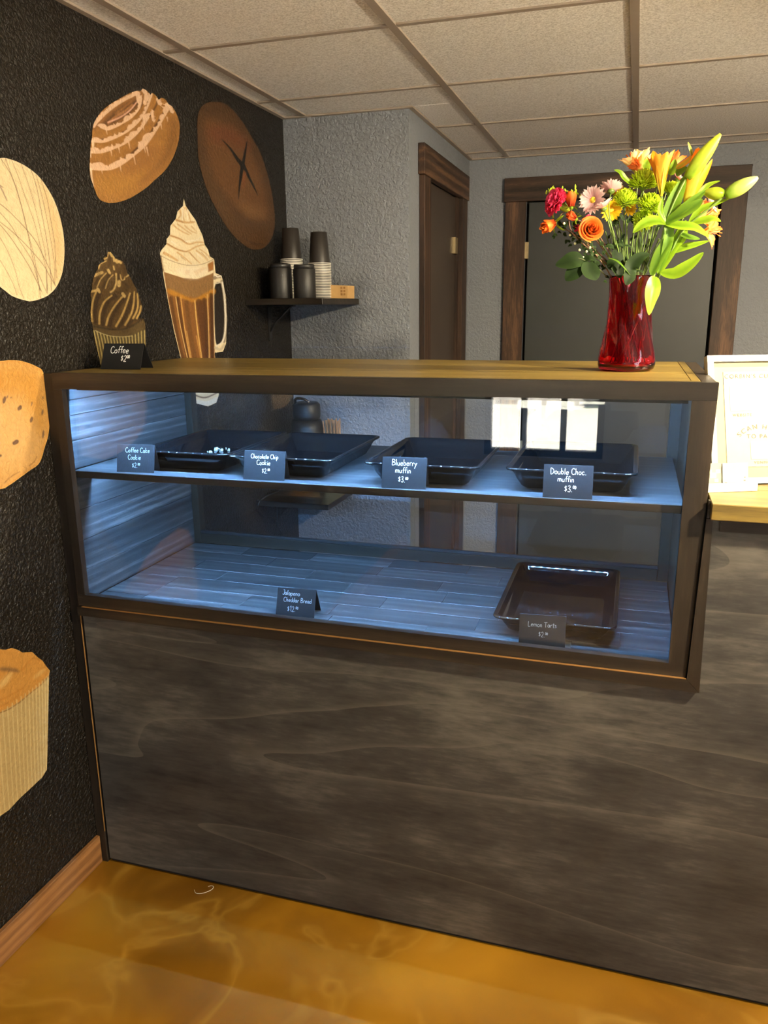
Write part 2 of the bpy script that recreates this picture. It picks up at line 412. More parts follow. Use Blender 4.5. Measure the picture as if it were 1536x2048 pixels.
# shop front window, and an unseen right-wall window added for side daylight
WN = ((0.5, 1.22, 0.62, 1.45), (-2.7, -1.6, 0.5, 2.08))   # x (or y for the right wall) from, to, sill, head
def front(b):
    y0, y1 = YF - 0.14, YF; w = WN[0]
    b.box(-0.12, w[0], y0, y1, 0, H + 0.06); b.box(w[1], XR + 0.12, y0, y1, 0, H + 0.06)
    b.box(w[0], w[1], y0, y1, 0, w[2]); b.box(w[0], w[1], y0, y1, w[3], H + 0.06)
struct('wall_front', 'wall_gray', front)
def rightw(b):
    x0, x1 = XR, XR + 0.12; w = WN[1]
    b.box(x0, x1, YF, w[0], 0, H + 0.06); b.box(x0, x1, w[1], Y2, 0, H + 0.06)
    b.box(x0, x1, w[0], w[1], 0, w[2]); b.box(x0, x1, w[0], w[1], w[3], H + 0.06)
struct('wall_right', 'wall_gray', rightw)
for k, w in enumerate(WN):
    base = ((w[0] + w[1]) / 2, YF - 0.07, w[2]) if k == 0 else (XR + 0.06, (w[0] + w[1]) / 2, w[2])
    wn_ = thing('window_%d' % (k + 1), base, kind='structure')
    def wbox(nm, mat, a0, a1, d0, d1, z0, z1, k=k):
        if k == 0: return bx(nm, mat, wn_, a0, a1, YF - 0.07 + d0, YF - 0.07 + d1, z0, z1)
        return bx(nm, mat, wn_, XR + 0.06 + d0, XR + 0.06 + d1, a0, a1, z0, z1)
    for a0, a1, z0, z1 in ((w[0], w[0] + .04, w[2], w[3]), (w[1] - .04, w[1], w[2], w[3]), (w[0] + .04, w[1] - .04, w[2], w[2] + .04), (w[0] + .04, w[1] - .04, w[3] - .04, w[3])):
        wbox('window_frame', 'frame_black', a0, a1, -.03, .03, z0, z1)
    for i in range(2):
        x = w[0] + (w[1] - w[0]) * (i + 1) / 3
        wbox('mullion', 'frame_black', x - .017, x + .017, -.03, .03, w[2] + .04, w[3] - .04)
    wbox('glass_pane', 'pane', w[0] + .04, w[1] - .04, -.003, .003, w[2] + .04, w[3] - .04)
# ceiling: grid of 2 ft tiles
TX = [0.0929 + 0.6085 * k for k in range(-1, 7)]; TY = [0.629 + 0.6096 * k for k in range(-7, 5)]
CE = thing('ceiling', (1.7, -0.3, H), kind='structure')
bx('ceiling_deck', 'ext', CE, -0.12, XR + 0.12, YF - 0.14, Y2 + 0.12, H + 0.06, H + 0.16)
light_cells = []
tile_cache = {}
for i in range(len(TX) - 1):
    for j in range(len(TY) - 1):
        x0, x1 = max(TX[i], 0), min(TX[i + 1], XR); y0, y1 = max(TY[j], YF), min(TY[j + 1], Y2)
        if x1 - x0 < 0.03 or y1 - y0 < 0.02: continue
        cells = [(x0, x1, y0, y1)]
        if x0 < XC and y1 > Y1:
            cells = []
            if y0 < Y1: cells.append((x0, x1, y0, Y1))
            if x1 > XC: cells.append((max(x0, XC), x1, max(y0, Y1), y1))
        for c in cells:
            if c[1] - c[0] < 0.015 or c[3] - c[2] < 0.015: continue
            key = (round(c[1] - c[0], 3), round(c[3] - c[2], 3))
            ctr = Vector(((c[0] + c[1]) / 2, (c[2] + c[3]) / 2, H + 0.012)) - CE.location
            if key not in tile_cache:
                hw, hd = key[0] / 2 - 0.0015, key[1] / 2 - 0.0015
                o = MB().box(-hw, hw, -hd, hd, -0.008, 0.008, 0.002).build('ceiling_tile', M['tile'])
                tile_cache[key] = o.data
            else:
                o = bpy.data.objects.new('ceiling_tile', tile_cache[key]); COL.objects.link(o)
            o.parent = CE; o.location = ctr
for x in TX:
    if 0.01 < x < XR:
        y1 = Y1 if x < XC else Y2
        bx('main_tee', 'tee', CE, x - 0.012, x + 0.012, YF, y1 - 0.001, H - 0.0015, H + 0.005)
for y in TY:
    if YF + 0.02 < y < Y2:
        x0 = XC if y > Y1 else 0.0
        xs = [x0] + [x for x in TX if x0 + 0.02 < x < XR] + [XR]
        for a, b_ in zip(xs[:-1], xs[1:]):
            bx('cross_tee', 'tee', CE, a + 0.0125, b_ - 0.0125, y - 0.009, y + 0.009, H - 0.001, H + 0.005)
bx('wall_angle', 'tee', CE, 0.0005, 0.018, YF, Y1 - 0.001, H - 0.003, H + 0.003)
bx('wall_angle', 'tee', CE, 0.018, XC, Y1 - 0.018, Y1 - 0.0005, H - 0.003, H + 0.003)
bx('wall_angle', 'tee', CE, XC + 0.0005, XC + 0.018, Y1 - 0.018, Y2 - 0.001, H - 0.003, H + 0.003)
bx('wall_angle', 'tee', CE, XC + 0.018, XR, Y2 - 0.018, Y2 - 0.0005, H - 0.003, H + 0.003)
# recessed downlights (all outside the frame, they are what lights the room)
for (lx, ly, e), wh in zip(DOWN, ('near the front window', 'behind the counter')):
    dl = thing('ceiling_downlight', (lx, ly, H), 'round white recessed downlight in the ceiling ' + wh, 'ceiling light', 'recessed ceiling downlights')
    part('trim_ring', 'white', dl, lambda b: b.lathe([(0.062, -0.002), (0.085, -0.002), (0.088, -0.008), (0.060, -0.010), (0.062, -0.002)], (lx, ly, H), 28))
for (lx, ly, lz), wh, shade in ((KEY, 'over the worktop', 1), (FRONT, 'in front of the worktop', 2), (AISLE_FILL, 'as an added fill light in the aisle behind the worktop', 0)):
    pl = thing('pendant_lamp', (lx, ly, lz), 'small black pendant lamp hanging ' + wh, 'pendant lamp', 'pendant lamps')
    part('cord', 'black_metal', pl, lambda b: b.tube([(lx, ly, lz + .12), (lx, ly, H - .001)], .003, 6))
    part('socket', 'black_metal', pl, lambda b: b.lathe([(0, .125), (.016, .12), (.02, .07), (0, .068)], (lx, ly, lz), 16))
    if shade:  # shades added to block upward light; rim height sets the cutoff
        rz = .030 if shade == 1 else -.012
        part('shade', 'white', pl, lambda b: b.lathe([(.02, .118), (.05, .105), (.13, rz), (.132, rz), (.052, .108), (.02, .121), (.02, .118)], (lx, ly, lz), 28))
# baseboard on the mural wall, in two boards
BB = thing('baseboard_left', (0.006, -1.6, 0), kind='structure')
bx('board', 'base_wood', BB, 0.0005, 0.013, YF + 0.01, -1.2, 0.0, 0.085, 0.0015)
bx('board', 'base_wood', BB, 0.0005, 0.013, -1.198, -0.002, 0.0, 0.085, 0.0015)
# side door in the alcove wall (faces +x)
d1 = thing('door_1', (XC, 2.05, 0), kind='structure')
TH = 0.024
bx('door_slab', 'door_brown', d1, XC - 0.045, XC - 0.012, D1[0] + 0.02, D1[1] - 0.02, 0.01, D1[2] - 0.004)
bx('jamb', 'burnt_z', d1, XC - 0.09, XC + 0.002, D1[0] + 0.0005, D1[0] + 0.018, 0, D1[2] - 0.0005)
bx('jamb', 'burnt_z', d1, XC - 0.09, XC + 0.002, D1[1] - 0.018, D1[1] - 0.0005, 0, D1[2] - 0.0005)
bx('casing', 'burnt_z', d1, XC + 0.0005, XC + TH, 1.632, 1.737, 0.0, 2.0215, 0.002)
bx('casing', 'burnt_z', d1, XC + 0.0005, XC + TH, 2.373, 2.478, 0.0, 2.0215, 0.002)
bx('header', 'burnt_y', d1, XC + 0.0005, XC + TH + 0.004, 1.615, 2.50, 2.022, 2.135, 0.002)
for z in (1.80, 0.78):
    bx('hinge', 'brass', d1, XC - 0.012, XC + 0.004, D1[1] - 0.075, D1[1] - 0.021, z - 0.035, z + 0.04, 0.001)
# back door (faces -y)
d2 = thing('door_2', (1.25, Y2, 0), kind='structure')
bx('door_slab', 'door', d2, D2[0] + 0.016, D2[1] - 0.014, Y2 + 0.004, Y2 + 0.04, 0.01, D2[2] - 0.012)
bx('dark_reveal', 'void', d2, D2[0] + 0.002, D2[1] - 0.002, Y2 + 0.045, Y2 + 0.05, 0.005, D2[2] - 0.002)
bx('casing', 'burnt_z', d2, 0.700, 0.802, Y2 - TH, Y2 - 0.0005, 0, 2.0205, 0.002)
bx('casing', 'burnt_z', d2, 1.706, 1.816, Y2 - TH, Y2 - 0.0005, 0, 2.0205, 0.002)
bx('header', 'burnt_x', d2, 0.693, 1.824, Y2 - TH - 0.003, Y2 - 0.0005, 2.021, 2.132, 0.002)
for z in (1.79, 0.78):
    bx('hinge', 'brass', d2, D2[0] - 0.002, D2[0] + 0.02, Y2 - TH * 0.2, Y2 + 0.004, z - 0.04, z + 0.04, 0.001)
# street outside (seen only as a reflection in the glass)
sbox('pavement', 'concrete', -20, 24, -30, YF - 0.2, -0.3, -0.1)
sbox('side_pavement', 'concrete', XR + 0.2, 24, YF - 0.19, 8, -0.3, -0.1)
fb = thing('street_building', (-3, -13, -0.1), kind='structure')
bx('facade', 'facade', fb, -14, 1.9, -15, -12, -0.1, 5)
for k in range(7):
    bx('shop_window', 'facade_dark', fb, -12.6 + 2 * k, -11.2 + 2 * k, -12.0, -11.95, 0.35, 2.3)
bx('awning', 'awning', fb, 0.3, 1.8, -11.95, -11.0, 0.95, 1.25)

# ================================================================== COUNTER AND DISPLAY CASE
ct = thing('service_counter', (1.8, 0.15, 0.0), 'grey-brown stained plywood front counter under the glass case', 'counter')
def plyfront(b):
    b.prism([(0.034, 0.012), (XR - 0.005, 0.012), (XR - 0.005, 1.112), (1.522, 1.112), (1.522, 0.752), (0.034, 0.752)], 'y', 0.004, 0.022)
part('front_panel', 'ply', ct, plyfront)
bx('toe_gap', 'void', ct, 0.034, XR - 0.005, 0.012, 0.03, 0.0, 0.011)
def trimb(b): b.prism([(0.032, 0.776), (1.5075, 0.7725), (1.5335, 0.7455), (0.032, 0.753)], 'y', -0.012, 0.0035)
part('bottom_trim', 'case_x', ct, trimb)
def trimr(b): b.prism([(1.5083, 0.7722), (1.5343, 0.7452), (1.529, 1.1125), (1.5172, 1.1125)], 'y', -0.012, 0.0035)
part('side_trim', 'case_z', ct, trimr)
part('worn_edge', 'raw_edge', ct, lambda b: b.prism([(0.045, 0.7768), (1.5072, 0.7722), (1.5072, 0.7734), (0.5, 0.7768), (0.045, 0.7774)], 'y', -0.0124, -0.0062))
bx('deck_board', 'case_x', ct, 0.034, 1.52, 0.023, 0.60, 0.745, 0.765)
bx('end_support', 'case_z', ct, 1.525, 1.545, 0.023, 0.60, 0.0, 1.112)
bx('end_support', 'case_z', ct, XR - 0.03, XR - 0.006, 0.023, 0.60, 0.0, 1.112)
bx('inner_apron', 'case_x', ct, 1.545, XR - 0.03, 0.001, 0.0035, 1.085, 1.112)
wt = thing('worktop', (2.5, 0.28, 1.115), 'golden brown wooden worktop right of the glass case', 'countertop')
for k, (a, b_) in enumerate(((-0.032, 0.118), (0.1185, 0.27), (0.2705, 0.42), (0.4205, 0.585))):
    bx('board', 'top_x', wt, 1.5228, XR - 0.004, a, b_, 1.115, 1.147, 0.0015)

dc = thing('display_case', (0.76, 0.3, 0.766), 'dark stained wooden pastry display case with glass front', 'display case')
# side panels
bx('side_panel', 'case_z', dc, 0.0005, 0.0285, 0.0, CDEP, 0.0, 1.3705, 0.0012)
def rsp(b): b.box(1.490, CW, 0.012, CDEP, 0.7665, 1.3705, 0.0012)
part('side_panel', 'case_y', dc, rsp)
# face frame
part('worn_edge', 'raw_edge', dc, lambda b: b.prism([(0.0287, 0.10), (0.0289, 0.10), (0.0290, 0.7), (0.0297, 0.82), (0.0296, 1.2), (0.0288, 1.3), (0.0287, 1.3)], 'y', -0.0012, 0.003))
def quad(b, pts, y0, y1): b.prism(pts, 'y', y0, y1)
part('top_rail', 'case_x', dc, lambda b: quad(b, [(0.0295, 1.3335), (1.5175, 1.3385), (1.5180, 1.3725), (0.0295, 1.3725)], -0.006, 0.0115))
part('bottom_rail', 'case_x', dc, lambda b: quad(b, [(0.0330, 0.7785), (1.5060, 0.7735), (1.5065, 0.8010), (0.0328, 0.8090)], -0.006, 0.0115))
part('stile', 'case_z', dc, lambda b: quad(b, [(0.0330, 0.8092), (0.0550, 0.8090), (0.0538, 1.3333), (0.0298, 1.3333)], -0.006, 0.0115))
part('stile', 'case_z', dc, lambda b: quad(b, [(1.4714, 0.8012), (1.5067, 0.8010), (1.5175, 1.3383), (1.4730, 1.3381)], -0.006, 0.0115))
bx('front_glass', 'pane', dc, 0.036, 1.486, 0.0130, 0.0180, 0.792, 1.350)
part('trim_return', 'case_z', dc, lambda b: b.prism([(1.5172, 1.1140), (1.5222, 1.1140), (1.5215, 1.1485), (1.5185, 1.1485)], 'y', -0.012, -0.0005))
# top: panel boards running along x with a framed right end
bx('top_board', 'top_x', dc, 0.029, 1.489, 0.0120, 0.0440, 1.353, 1.3715, 0.0008)
for a, b_ in ((0.0445, 0.23), (0.2305, 0.415), (0.4155, CDEP)):
    bx('top_board', 'top_x', dc, 0.029, 1.4715, a, b_, 1.353, 1.3715, 0.0008)
bx('top_end_board', 'top_y', dc, 1.472, 1.4893, 0.0445, CDEP, 1.353, 1.3717, 0.0008)
# back frame and sliding glass
bx('back_post', 'case_z', dc, 0.0290, 0.058, 0.572, 0.603, 0.783, 1.352)
bx('back_post', 'case_z', dc, 1.462, 1.4895, 0.572, 0.603, 0.783, 1.352)
bx('back_bottom_rail', 'case_x', dc, 0.0585, 1.4615, 0.570, 0.603, 0.783, 0.815, 0.001)
bx('back_top_rail', 'case_x', dc, 0.0585, 1.4615, 0.572, 0.603, 1.325, 1.352, 0.001)
bx('glass_track', 'black_metal', dc, 0.0585, 1.4615, 0.5755, 0.586, 0.8155, 0.823)
bx('back_glass', 'pane', dc, 0.0585, 0.775, 0.5775, 0.5815, 0.8235, 1.3245)
bx('back_glass', 'pane', dc, 0.745, 1.4615, 0.5865, 0.5905, 0.8235, 1.3245)
# shelf with cleats
bx('shelf', 'plank', dc, 0.0375, 1.4765, 0.0260, 0.560, 1.1115, 1.1280, 0.001)
part('shelf_edge', 'case_x', dc, lambda b: b.box(0.0375, 1.4765, 0.0200, 0.0258, 1.1110, 1.1283, 0.0008))
# inside left lining: horizontal boards with joints
zz = [0.783, 0.862, 0.943, 1.023, 1.111]
for a, b_ in zip(zz[:-1], zz[1:]):
    bx('lining_board', 'plank_y', dc, 0.0290, 0.0370 + random.uniform(-.0008, .0008), 0.0185, 0.5705, a + 0.0006, b_ - 0.0006, 0.0006)
for a, b_ in ((1.129, 1.20), (1.20, 1.264), (1.264, 1.302), (1.302, 1.352)):
    bx('lining_board', 'plank_y', dc, 0.0290, 0.0370 + random.uniform(-.0008, .0008), 0.0185, 0.5705, a + 0.0006, b_ - 0.0006, 0.0006)
# floor of the case: staggered short planks
rows = 7; y0f, y1f = 0.0187, 0.5690
for r in range(rows):
    ya = y0f + (y1f - y0f) * r / rows; yb = y0f + (y1f - y0f) * (r + 1) / rows
    x = 0.0375; off = random.uniform(0.12, 0.34)
    while x < 1.4885:
        x2 = min(x + off, 1.4885)
        if 1.4885 - x2 < 0.06: x2 = 1.4885
        dz = random.uniform(-0.0004, 0.0003)
        bx('floor_plank', 'plank', dc, x + 0.0004, x2 - 0.0004, ya + 0.0004, yb - 0.0004, 0.7660, 0.7822 + dz, 0.0006)
        x = x2; off = random.uniform(0.22, 0.40)
# LED tapes with diodes
for nm_, y, z in (('led_tape', 0.045, 1.3470), ('led_tape', 0.098, 1.1102)):
    tp = bx(nm_, 'strip', dc, 0.06, 1.47, y - 0.005, y + 0.005, z, z + 0.0012)
    bx('led_shield', 'black_metal', dc, 0.06, 1.47, y - 0.0040, y - 0.0028, z - (0.020 if z > 1.2 else 0.0095), z - 0.0001)  # added lip, blocks diode light spilling forward onto wall and floor
    def diodes(b, y=y, z=z):
        for k in range(54):
            x = 0.105 + k * 0.0252
            b.box(x - 0.0025, x + 0.0025, y - 0.0015, y + 0.0015, z - 0.0006, z - 0.0001)
    part('led_diodes', 'led_up' if z > 1.2 else 'led', tp, diodes, kind='stuff')

# ------------------------------------------------------------------ handwriting
GL = {
 'C': [[(.75, .85), (.5, 1), (.2, .85), (.1, .5), (.2, .12), (.5, 0), (.75, .12)]],
 'B': [[(.15, 0), (.15, 1)], [(.15, 1), (.6, .95), (.65, .7), (.2, .52), (.7, .42), (.72, .12), (.15, 0)]],
 'M': [[(.05, 0), (.12, .9), (.4, .3), (.7, .9), (.8, 0)]],
 'm': [[(.02, 0), (.05, .5), (.05, .35), (.25, .52), (.38, .4), (.38, 0)], [(.38, .35), (.58, .52), (.72, .4), (.75, 0)]],
 'D': [[(.12, 0), (.12, 1), (.55, .85), (.72, .5), (.5, .1), (.12, 0)]],
 'J': [[(.3, 1), (.62, 1), (.55, .2), (.35, 0), (.1, .15)]],
 'L': [[(.15, 1), (.12, 0), (.62, .04)]],
 'T': [[(.0, .95), (.75, 1)], [(.38, .98), (.36, 0)]],
 'o': [[(.35, .5), (.12, .42), (.08, .15), (.3, 0), (.52, .15), (.5, .42), (.35, .5)]],
 'f': [[(.6, .95), (.42, 1), (.3, .8), (.26, 0)], [(.08, .52), (.5, .55)]],
 'e': [[(.1, .26), (.5, .3), (.42, .5), (.18, .45), (.08, .2), (.25, 0), (.52, .1)]],
 'a': [[(.5, .42), (.25, .52), (.07, .25), (.2, 0), (.42, .12), (.5, .48), (.52, .05), (.6, .0)]],
 'k': [[(.12, 1), (.1, 0)], [(.5, .52), (.14, .25), (.52, 0)]],
 'i': [[(.2, .5), (.18, 0)], [(.2, .74), (.22, .78)]],
 'h': [[(.12, 1), (.1, 0)], [(.1, .32), (.32, .52), (.46, .38), (.46, 0)]],
 'c': [[(.48, .42), (.28, .52), (.08, .25), (.26, 0), (.5, .1)]],
 'l': [[(.18, 1), (.16, 0)]],
 't': [[(.28, .9), (.24, .1), (.42, .02)], [(.05, .6), (.5, .64)]],
 'p': [[(.1, .5), (.08, -.42)], [(.1, .4), (.34, .52), (.5, .28), (.32, .02), (.1, .1)]],
 'u': [[(.08, .5), (.1, .1), (.3, 0), (.48, .2)], [(.5, .5), (.5, 0)]],
 'b': [[(.12, 1), (.1, .04)], [(.1, .36), (.34, .52), (.52, .26), (.32, 0), (.1, .08)]],
 'r': [[(.12, .5), (.12, 0)], [(.12, .3), (.3, .5), (.46, .48)]],
 'y': [[(.08, .5), (.28, .12)], [(.52, .52), (.28, .05), (.06, -.4)]],
 'n': [[(.1, .5), (.1, 0)], [(.1, .34), (.3, .52), (.46, .38), (.46, 0)]],
 'd': [[(.5, .42), (.24, .5), (.07, .24), (.22, 0), (.46, .14)], [(.52, 1), (.5, 0)]],
 's': [[(.46, .46), (.24, .52), (.14, .38), (.42, .2), (.36, .02), (.08, .04)]],
 'g': [[(.5, .45), (.24, .5), (.07, .26), (.24, .04), (.46, .2), (.5, .45), (.46, -.3), (.2, -.42), (.06, -.28)]],
 '$': [[(.5, .78), (.3, .85), (.12, .68), (.46, .42), (.34, .18), (.08, .26)], [(.32, .98), (.28, .04)]],
 '1': [[(.1, .78), (.3, 1), (.28, 0)]],
 '2': [[(.1, .78), (.3, 1), (.52, .8), (.4, .4), (.08, .02), (.6, .02)]],
 '3': [[(.1, .9), (.4, 1), (.5, .76), (.25, .54), (.54, .34), (.4, .02), (.06, .1)]],
 '0': [[(.34, .96), (.1, .6), (.18, .05), (.46, .1), (.56, .6), (.34, .96)]],
 '.': [[(.12, .0), (.2, .05)]],
}
ADV = {'i': .36, 'l': .36, 'M': .95, 'm': .88, '.': .34, ' ': .4, '1': .46, 'T': .78, 'C': .82, 'D': .84, 'B': .84, 'f': .5, 't': .48, 'r': .52, 'L': .7, 'J': .7}
def text_width(s, h): return sum(ADV.get(c, .64) for c in s) * h * 0.82
def write(b, lines, org, ex, ez, nrm, wid, hei, width=0.0011):
    """lines: (text, centre x frac, baseline frac, height frac of the card)"""
    for txt, fx, fz, fh in lines:
        h = fh * hei; w = text_width(txt, h); x = fx * wid - w / 2; sup = False
        for ch in txt:
            if ch == '^': sup = True; continue
            hh = h * (0.5 if sup else 1.0); zb = h * 0.5 if sup else 0
            if ch in GL:
                jz = random.uniform(-.04, .04) * h
                for st in GL[ch]:
                    pts = cr(st, 5) if len(st) > 2 else [np.array(p) for p in st]
                    P = [Vector(org) + ex * (x + p[0] * hh * .82) + ez * (fz * hei + zb + jz + p[1] * hh) + nrm * 0.0005 for p in pts]
                    vv = []; ff = []
                    for k, p in enumerate(P):
                        d = (P[min(k + 1, len(P) - 1)] - P[max(k - 1, 0)]).normalized(); sd = d.cross(nrm) * width / 2
                        vv += [p + sd, p - sd]
                        if k: ff.append((2 * k - 2, 2 * k - 1, 2 * k + 1, 2 * k))
                    b.add(vv, ff)
            x += ADV.get(ch, .64) * hh * 0.82
def price_card(x0, y0, z0, wid, hei, yaw, lines, label, ink='chalk', width=0.0011, dep=0.034):
    o = thing('price_card', (x0, y0, z0), label, 'price card', None)
    c, s_ = math.cos(yaw), math.sin(yaw); ex = Vector((c, s_, 0)); ey = Vector((-s_, c, 0)); up = Vector((0, 0, 1))
    O = Vector((x0, y0, z0)); ap = O + ey * dep * 0.45 + up * hei; bk = O + ey * dep
    th = 0.0006
    def leaf(b, a, t_, sgn):
        n = ex.cross(t_ - a).normalized() * sgn
        v = [a, a + ex * wid, t_ + ex * wid, t_]
        b.add([q + n * th for q in v] + [q - n * th for q in v], [(0, 1, 2, 3), (7, 6, 5, 4), (0, 4, 5, 1), (1, 5, 6, 2), (2, 6, 7, 3), (3, 7, 4, 0)])
    part('front_leaf', 'card', o, lambda b: leaf(b, O, ap, 1))
    part('back_leaf', 'card', o, lambda b: leaf(b, bk, ap + ey * 0.0014, 1))
    ez = (ap - O).normalized(); nrm = ex.cross(ez).normalized()
    L = (ap - O).length
    b = MB(); write(b, lines, O + nrm * th, ex, ez, nrm, wid, L, width)
    b.build('lettering', M[ink], o, fix=False)
    return o
ZS = 1.1283
price_card(0.0725, 0.125, ZT + 0.0006, 0.114, 0.062, 0.03, [('Coffee', .42, .62, .26), ('$2^00', .66, .30, .24)], 'black folded price card for coffee on top of the case', width=0.0017, dep=0.06)
price_card(0.158, 0.034, ZS, 0.100, 0.067, 0.09, [('Coffee Cake', .55, .72, .17), ('Cookie', .47, .46, .17), ('$2.^00', .58, .17, .17)], 'black price card for coffee cake cookies, leftmost on the glass shelf', 'chalk_dim')
price_card(0.505, 0.034, ZS, 0.103, 0.066, 0.03, [('Chocolate Chip', .5, .74, .15), ('Cookie', .48, .52, .17), ('$2.^00', .6, .24, .16)], 'black price card for chocolate chip cookies on the upper shelf', width=0.001)
price_card(0.847, 0.027, ZS, 0.100, 0.067, 0.05, [('Blueberry', .5, .74, .19), ('muffin', .48, .5, .18), ('$3.^00', .55, .2, .18)], 'black price card for blueberry muffins on the upper shelf')
price_card(1.200, 0.0225, ZS, 0.100, 0.067, 0.05, [('Double Choc.', .5, .72, .18), ('muffin', .46, .5, .17), ('$3.^00', .62, .2, .19)], 'black price card for double chocolate muffins, rightmost on the upper shelf')
price_card(0.558, 0.062, 0.7830, 0.100, 0.064, 0.05, [('Jalapeno', .36, .74, .17), ('Cheddar Bread', .54, .5, .16), ('$12.^00', .5, .16, .19)], 'black price card for jalapeno cheddar bread alone on the case floor', 'chalk_dim', dep=0.052)
price_card(1.158, 0.044, 0.7830, 0.101, 0.068, 0.09, [('Lemon Tarts', .5, .62, .16), ('$2.^00', .58, .3, .16)], 'price card with faint lettering leaning before the lower tray', 'chalk_dim', width=0.0008)

# ------------------------------------------------------------------ black trays
def rrect(x0, x1, y0, y1, r, n=5):
    P = []
    for cx, cy, a0 in ((x1 - r, y1 - r, 0), (x0 + r, y1 - r, PI / 2), (x0 + r, y0 + r, PI), (x1 - r, y0 + r, 1.5 * PI)):
        for k in range(n + 1):
            a = a0 + PI / 2 * k / n; P.append((cx + r * math.cos(a), cy + r * math.sin(a)))
    return P
def tray_mesh(b, x0, x1, y0, y1, z0, h=0.05):
    rings = []
    def ring(ins, z, r): rings.append([(p[0], p[1], z0 + z) for p in rrect(x0 + ins, x1 - ins, y0 + ins, y1 - ins, r)])
    ring(0.040, 0.0006, 0.012); ring(0.036, 0.003, 0.014)          # outer foot
    ring(0.010, h - 0.006, 0.02); ring(0.001, h - 0.005, 0.022); ring(0.0, h - 0.002, 0.022); ring(0.002, h, 0.022)
    ring(0.0045, h + 0.0003, 0.0215); ring(0.0085, h - 0.0003, 0.0205); ring(0.0115, h - 0.003, 0.0195); ring(0.0155, h - 0.013, 0.019); ring(0.0215, 0.022, 0.0185)
    ring(0.0285, 0.011, 0.018); ring(0.0305, 0.0068, 0.0165); ring(0.034, 0.0042, 0.015); ring(0.039, 0.0032, 0.013)
    ring(0.056, 0.0030, 0.010)
    n = len(rings[0]); V = [p for r in rings for p in r]; F = []
    for k in range(len(rings) - 1):
        for i in range(n): F.append((k * n + i, k * n + (i + 1) % n, (k + 1) * n + (i + 1) % n, (k + 1) * n + i))
    F.append(tuple(range(n))[::-1]); F.append(tuple((len(rings) - 1) * n + i for i in range(n)))
    b.add(V, F, smooth=True)
def tray(x0, x1, y0, y1, z0, label, h=0.05):
    b = MB(); tray_mesh(b, x0, x1, y0, y1, z0, h)
    o = b.build('serving_tray', M['tray'], None, ((x0 + x1) / 2, (y0 + y1) / 2, z0))
    o.location = ((x0 + x1) / 2, (y0 + y1) / 2, z0)
    mod = o.modifiers.new('n', 'WEIGHTED_NORMAL')
    return tag(o, label, 'tray', 'black serving trays in the display case')
tray(0.184, 0.446, 0.066, 0.440, ZS, 'glossy black tray with cake crumbs, leftmost on the shelf')
tray(0.450, 0.720, 0.055, 0.440, ZS, 'empty black tray behind the chocolate chip cookie card')
tray(0.793, 1.060, 0.052, 0.430, ZS, 'empty black tray behind the blueberry muffin card')
tray(1.113, 1.388, 0.062, 0.450, ZS, 'empty black tray behind the double chocolate muffin card')
tray(1.090, 1.366, 0.080, 0.506, 0.7830, 'empty black tray on the floor of the display case', 0.046)
def crumbs(b):
    for k in range(34):
        while True:
            d = ray(random.gauss(420, 55), random.gauss(886, 16)); t = (ZS + 0.0034 - CAM[2]) / d[2]; c = CAM + d * t
            if 0.235 < c[0] < 0.40 and 0.12 < c[1] < 0.392: break
        r = random.choice((0.0014, 0.0018, 0.0022, 0.003, 0.0038, 0.0046))
        bm = bmesh.new(); bmesh.ops.create_icosphere(bm, subdivisions=1, radius=r)
        for q in bm.verts: q.co = Vector((c[0], c[1], c[2] + r * .7)) + q.co * random.uniform(.7, 1.3)
        b.bm(bm)
b = MB(); crumbs(b); o = b.build('cake_crumbs', M['crumb'], None, (0.31, 0.25, ZS)); o.location = (0.31, 0.25, ZS)
tag(o, 'scattered pale cake crumbs lying in the leftmost tray', 'crumbs', kind='stuff')

# ------------------------------------------------------------------ corner shelves
def corner_shelf(z, label, dep=1.092):
    s_ = thing('corner_shelf', (0.15, 1.3, z), label, 'shelf')
    bx('board', 'case_x', s_, 0.0008, 0.300, dep, Y1 - 0.0008, z - 0.022, z, 0.0015)
    def br(b):
        y = 1.282
        b.box(0.0008, 0.006, y - 0.011, y + 0.011, z - 0.155, z - 0.0225)
        b.box(0.006, 0.110, y - 0.011, y + 0.011, z - 0.0275, z - 0.0225)
        b.tube([(0.004, y, z - 0.12), (0.03, y, z - 0.085), (0.095, y, z - 0.027)], 0.0045, 6)
    part('bracket', 'black_metal', s_, br)
    return s_
ZU = 1.552; ZL = 0.80
corner_shelf(ZU, 'dark wooden corner shelf with a black bracket holding paper cups')
corner_shelf(ZL, 'lower dark corner shelf seen through the display case')
# nested paper cups, upside down
def cup_body(b, c):
    b.lathe([(0.0398, 0.0030), (0.0315, 0.115), (0.0298, 0.116), (0.0296, 0.112), (0.0, 0.112)], c, 24)
    b.lathe([(0.0390, 0.0030), (0.0300, 0.111)], c, 24)
def cup_rim(b, c):
    b.lathe([(0.0400, 0.0036), (0.0430, 0.0036), (0.0446, 0.0026), (0.0446, 0.0012), (0.0430, 0.0002), (0.0395, 0.0004), (0.0395, 0.0036)], c, 24)
cup0 = None
def place_cup(x, y, z, label, grp):
    global cup0
    if cup0 is None:
        cup0 = thing('paper_cup', (x, y, z))
        part('cup_wall', 'cup_black', cup0, lambda b: cup_body(b, (x, y, z))); part('rolled_rim', 'cup_white', cup0, lambda b: cup_rim(b, (x, y, z)))
        o = cup0
    else:
        o = cup0.copy(); COL.objects.link(o); o.location = (x, y, z)
        for ch in cup0.children:
            q = ch.copy(); COL.objects.link(q); q.parent = o
    return tag(o, label, 'paper cup', grp)
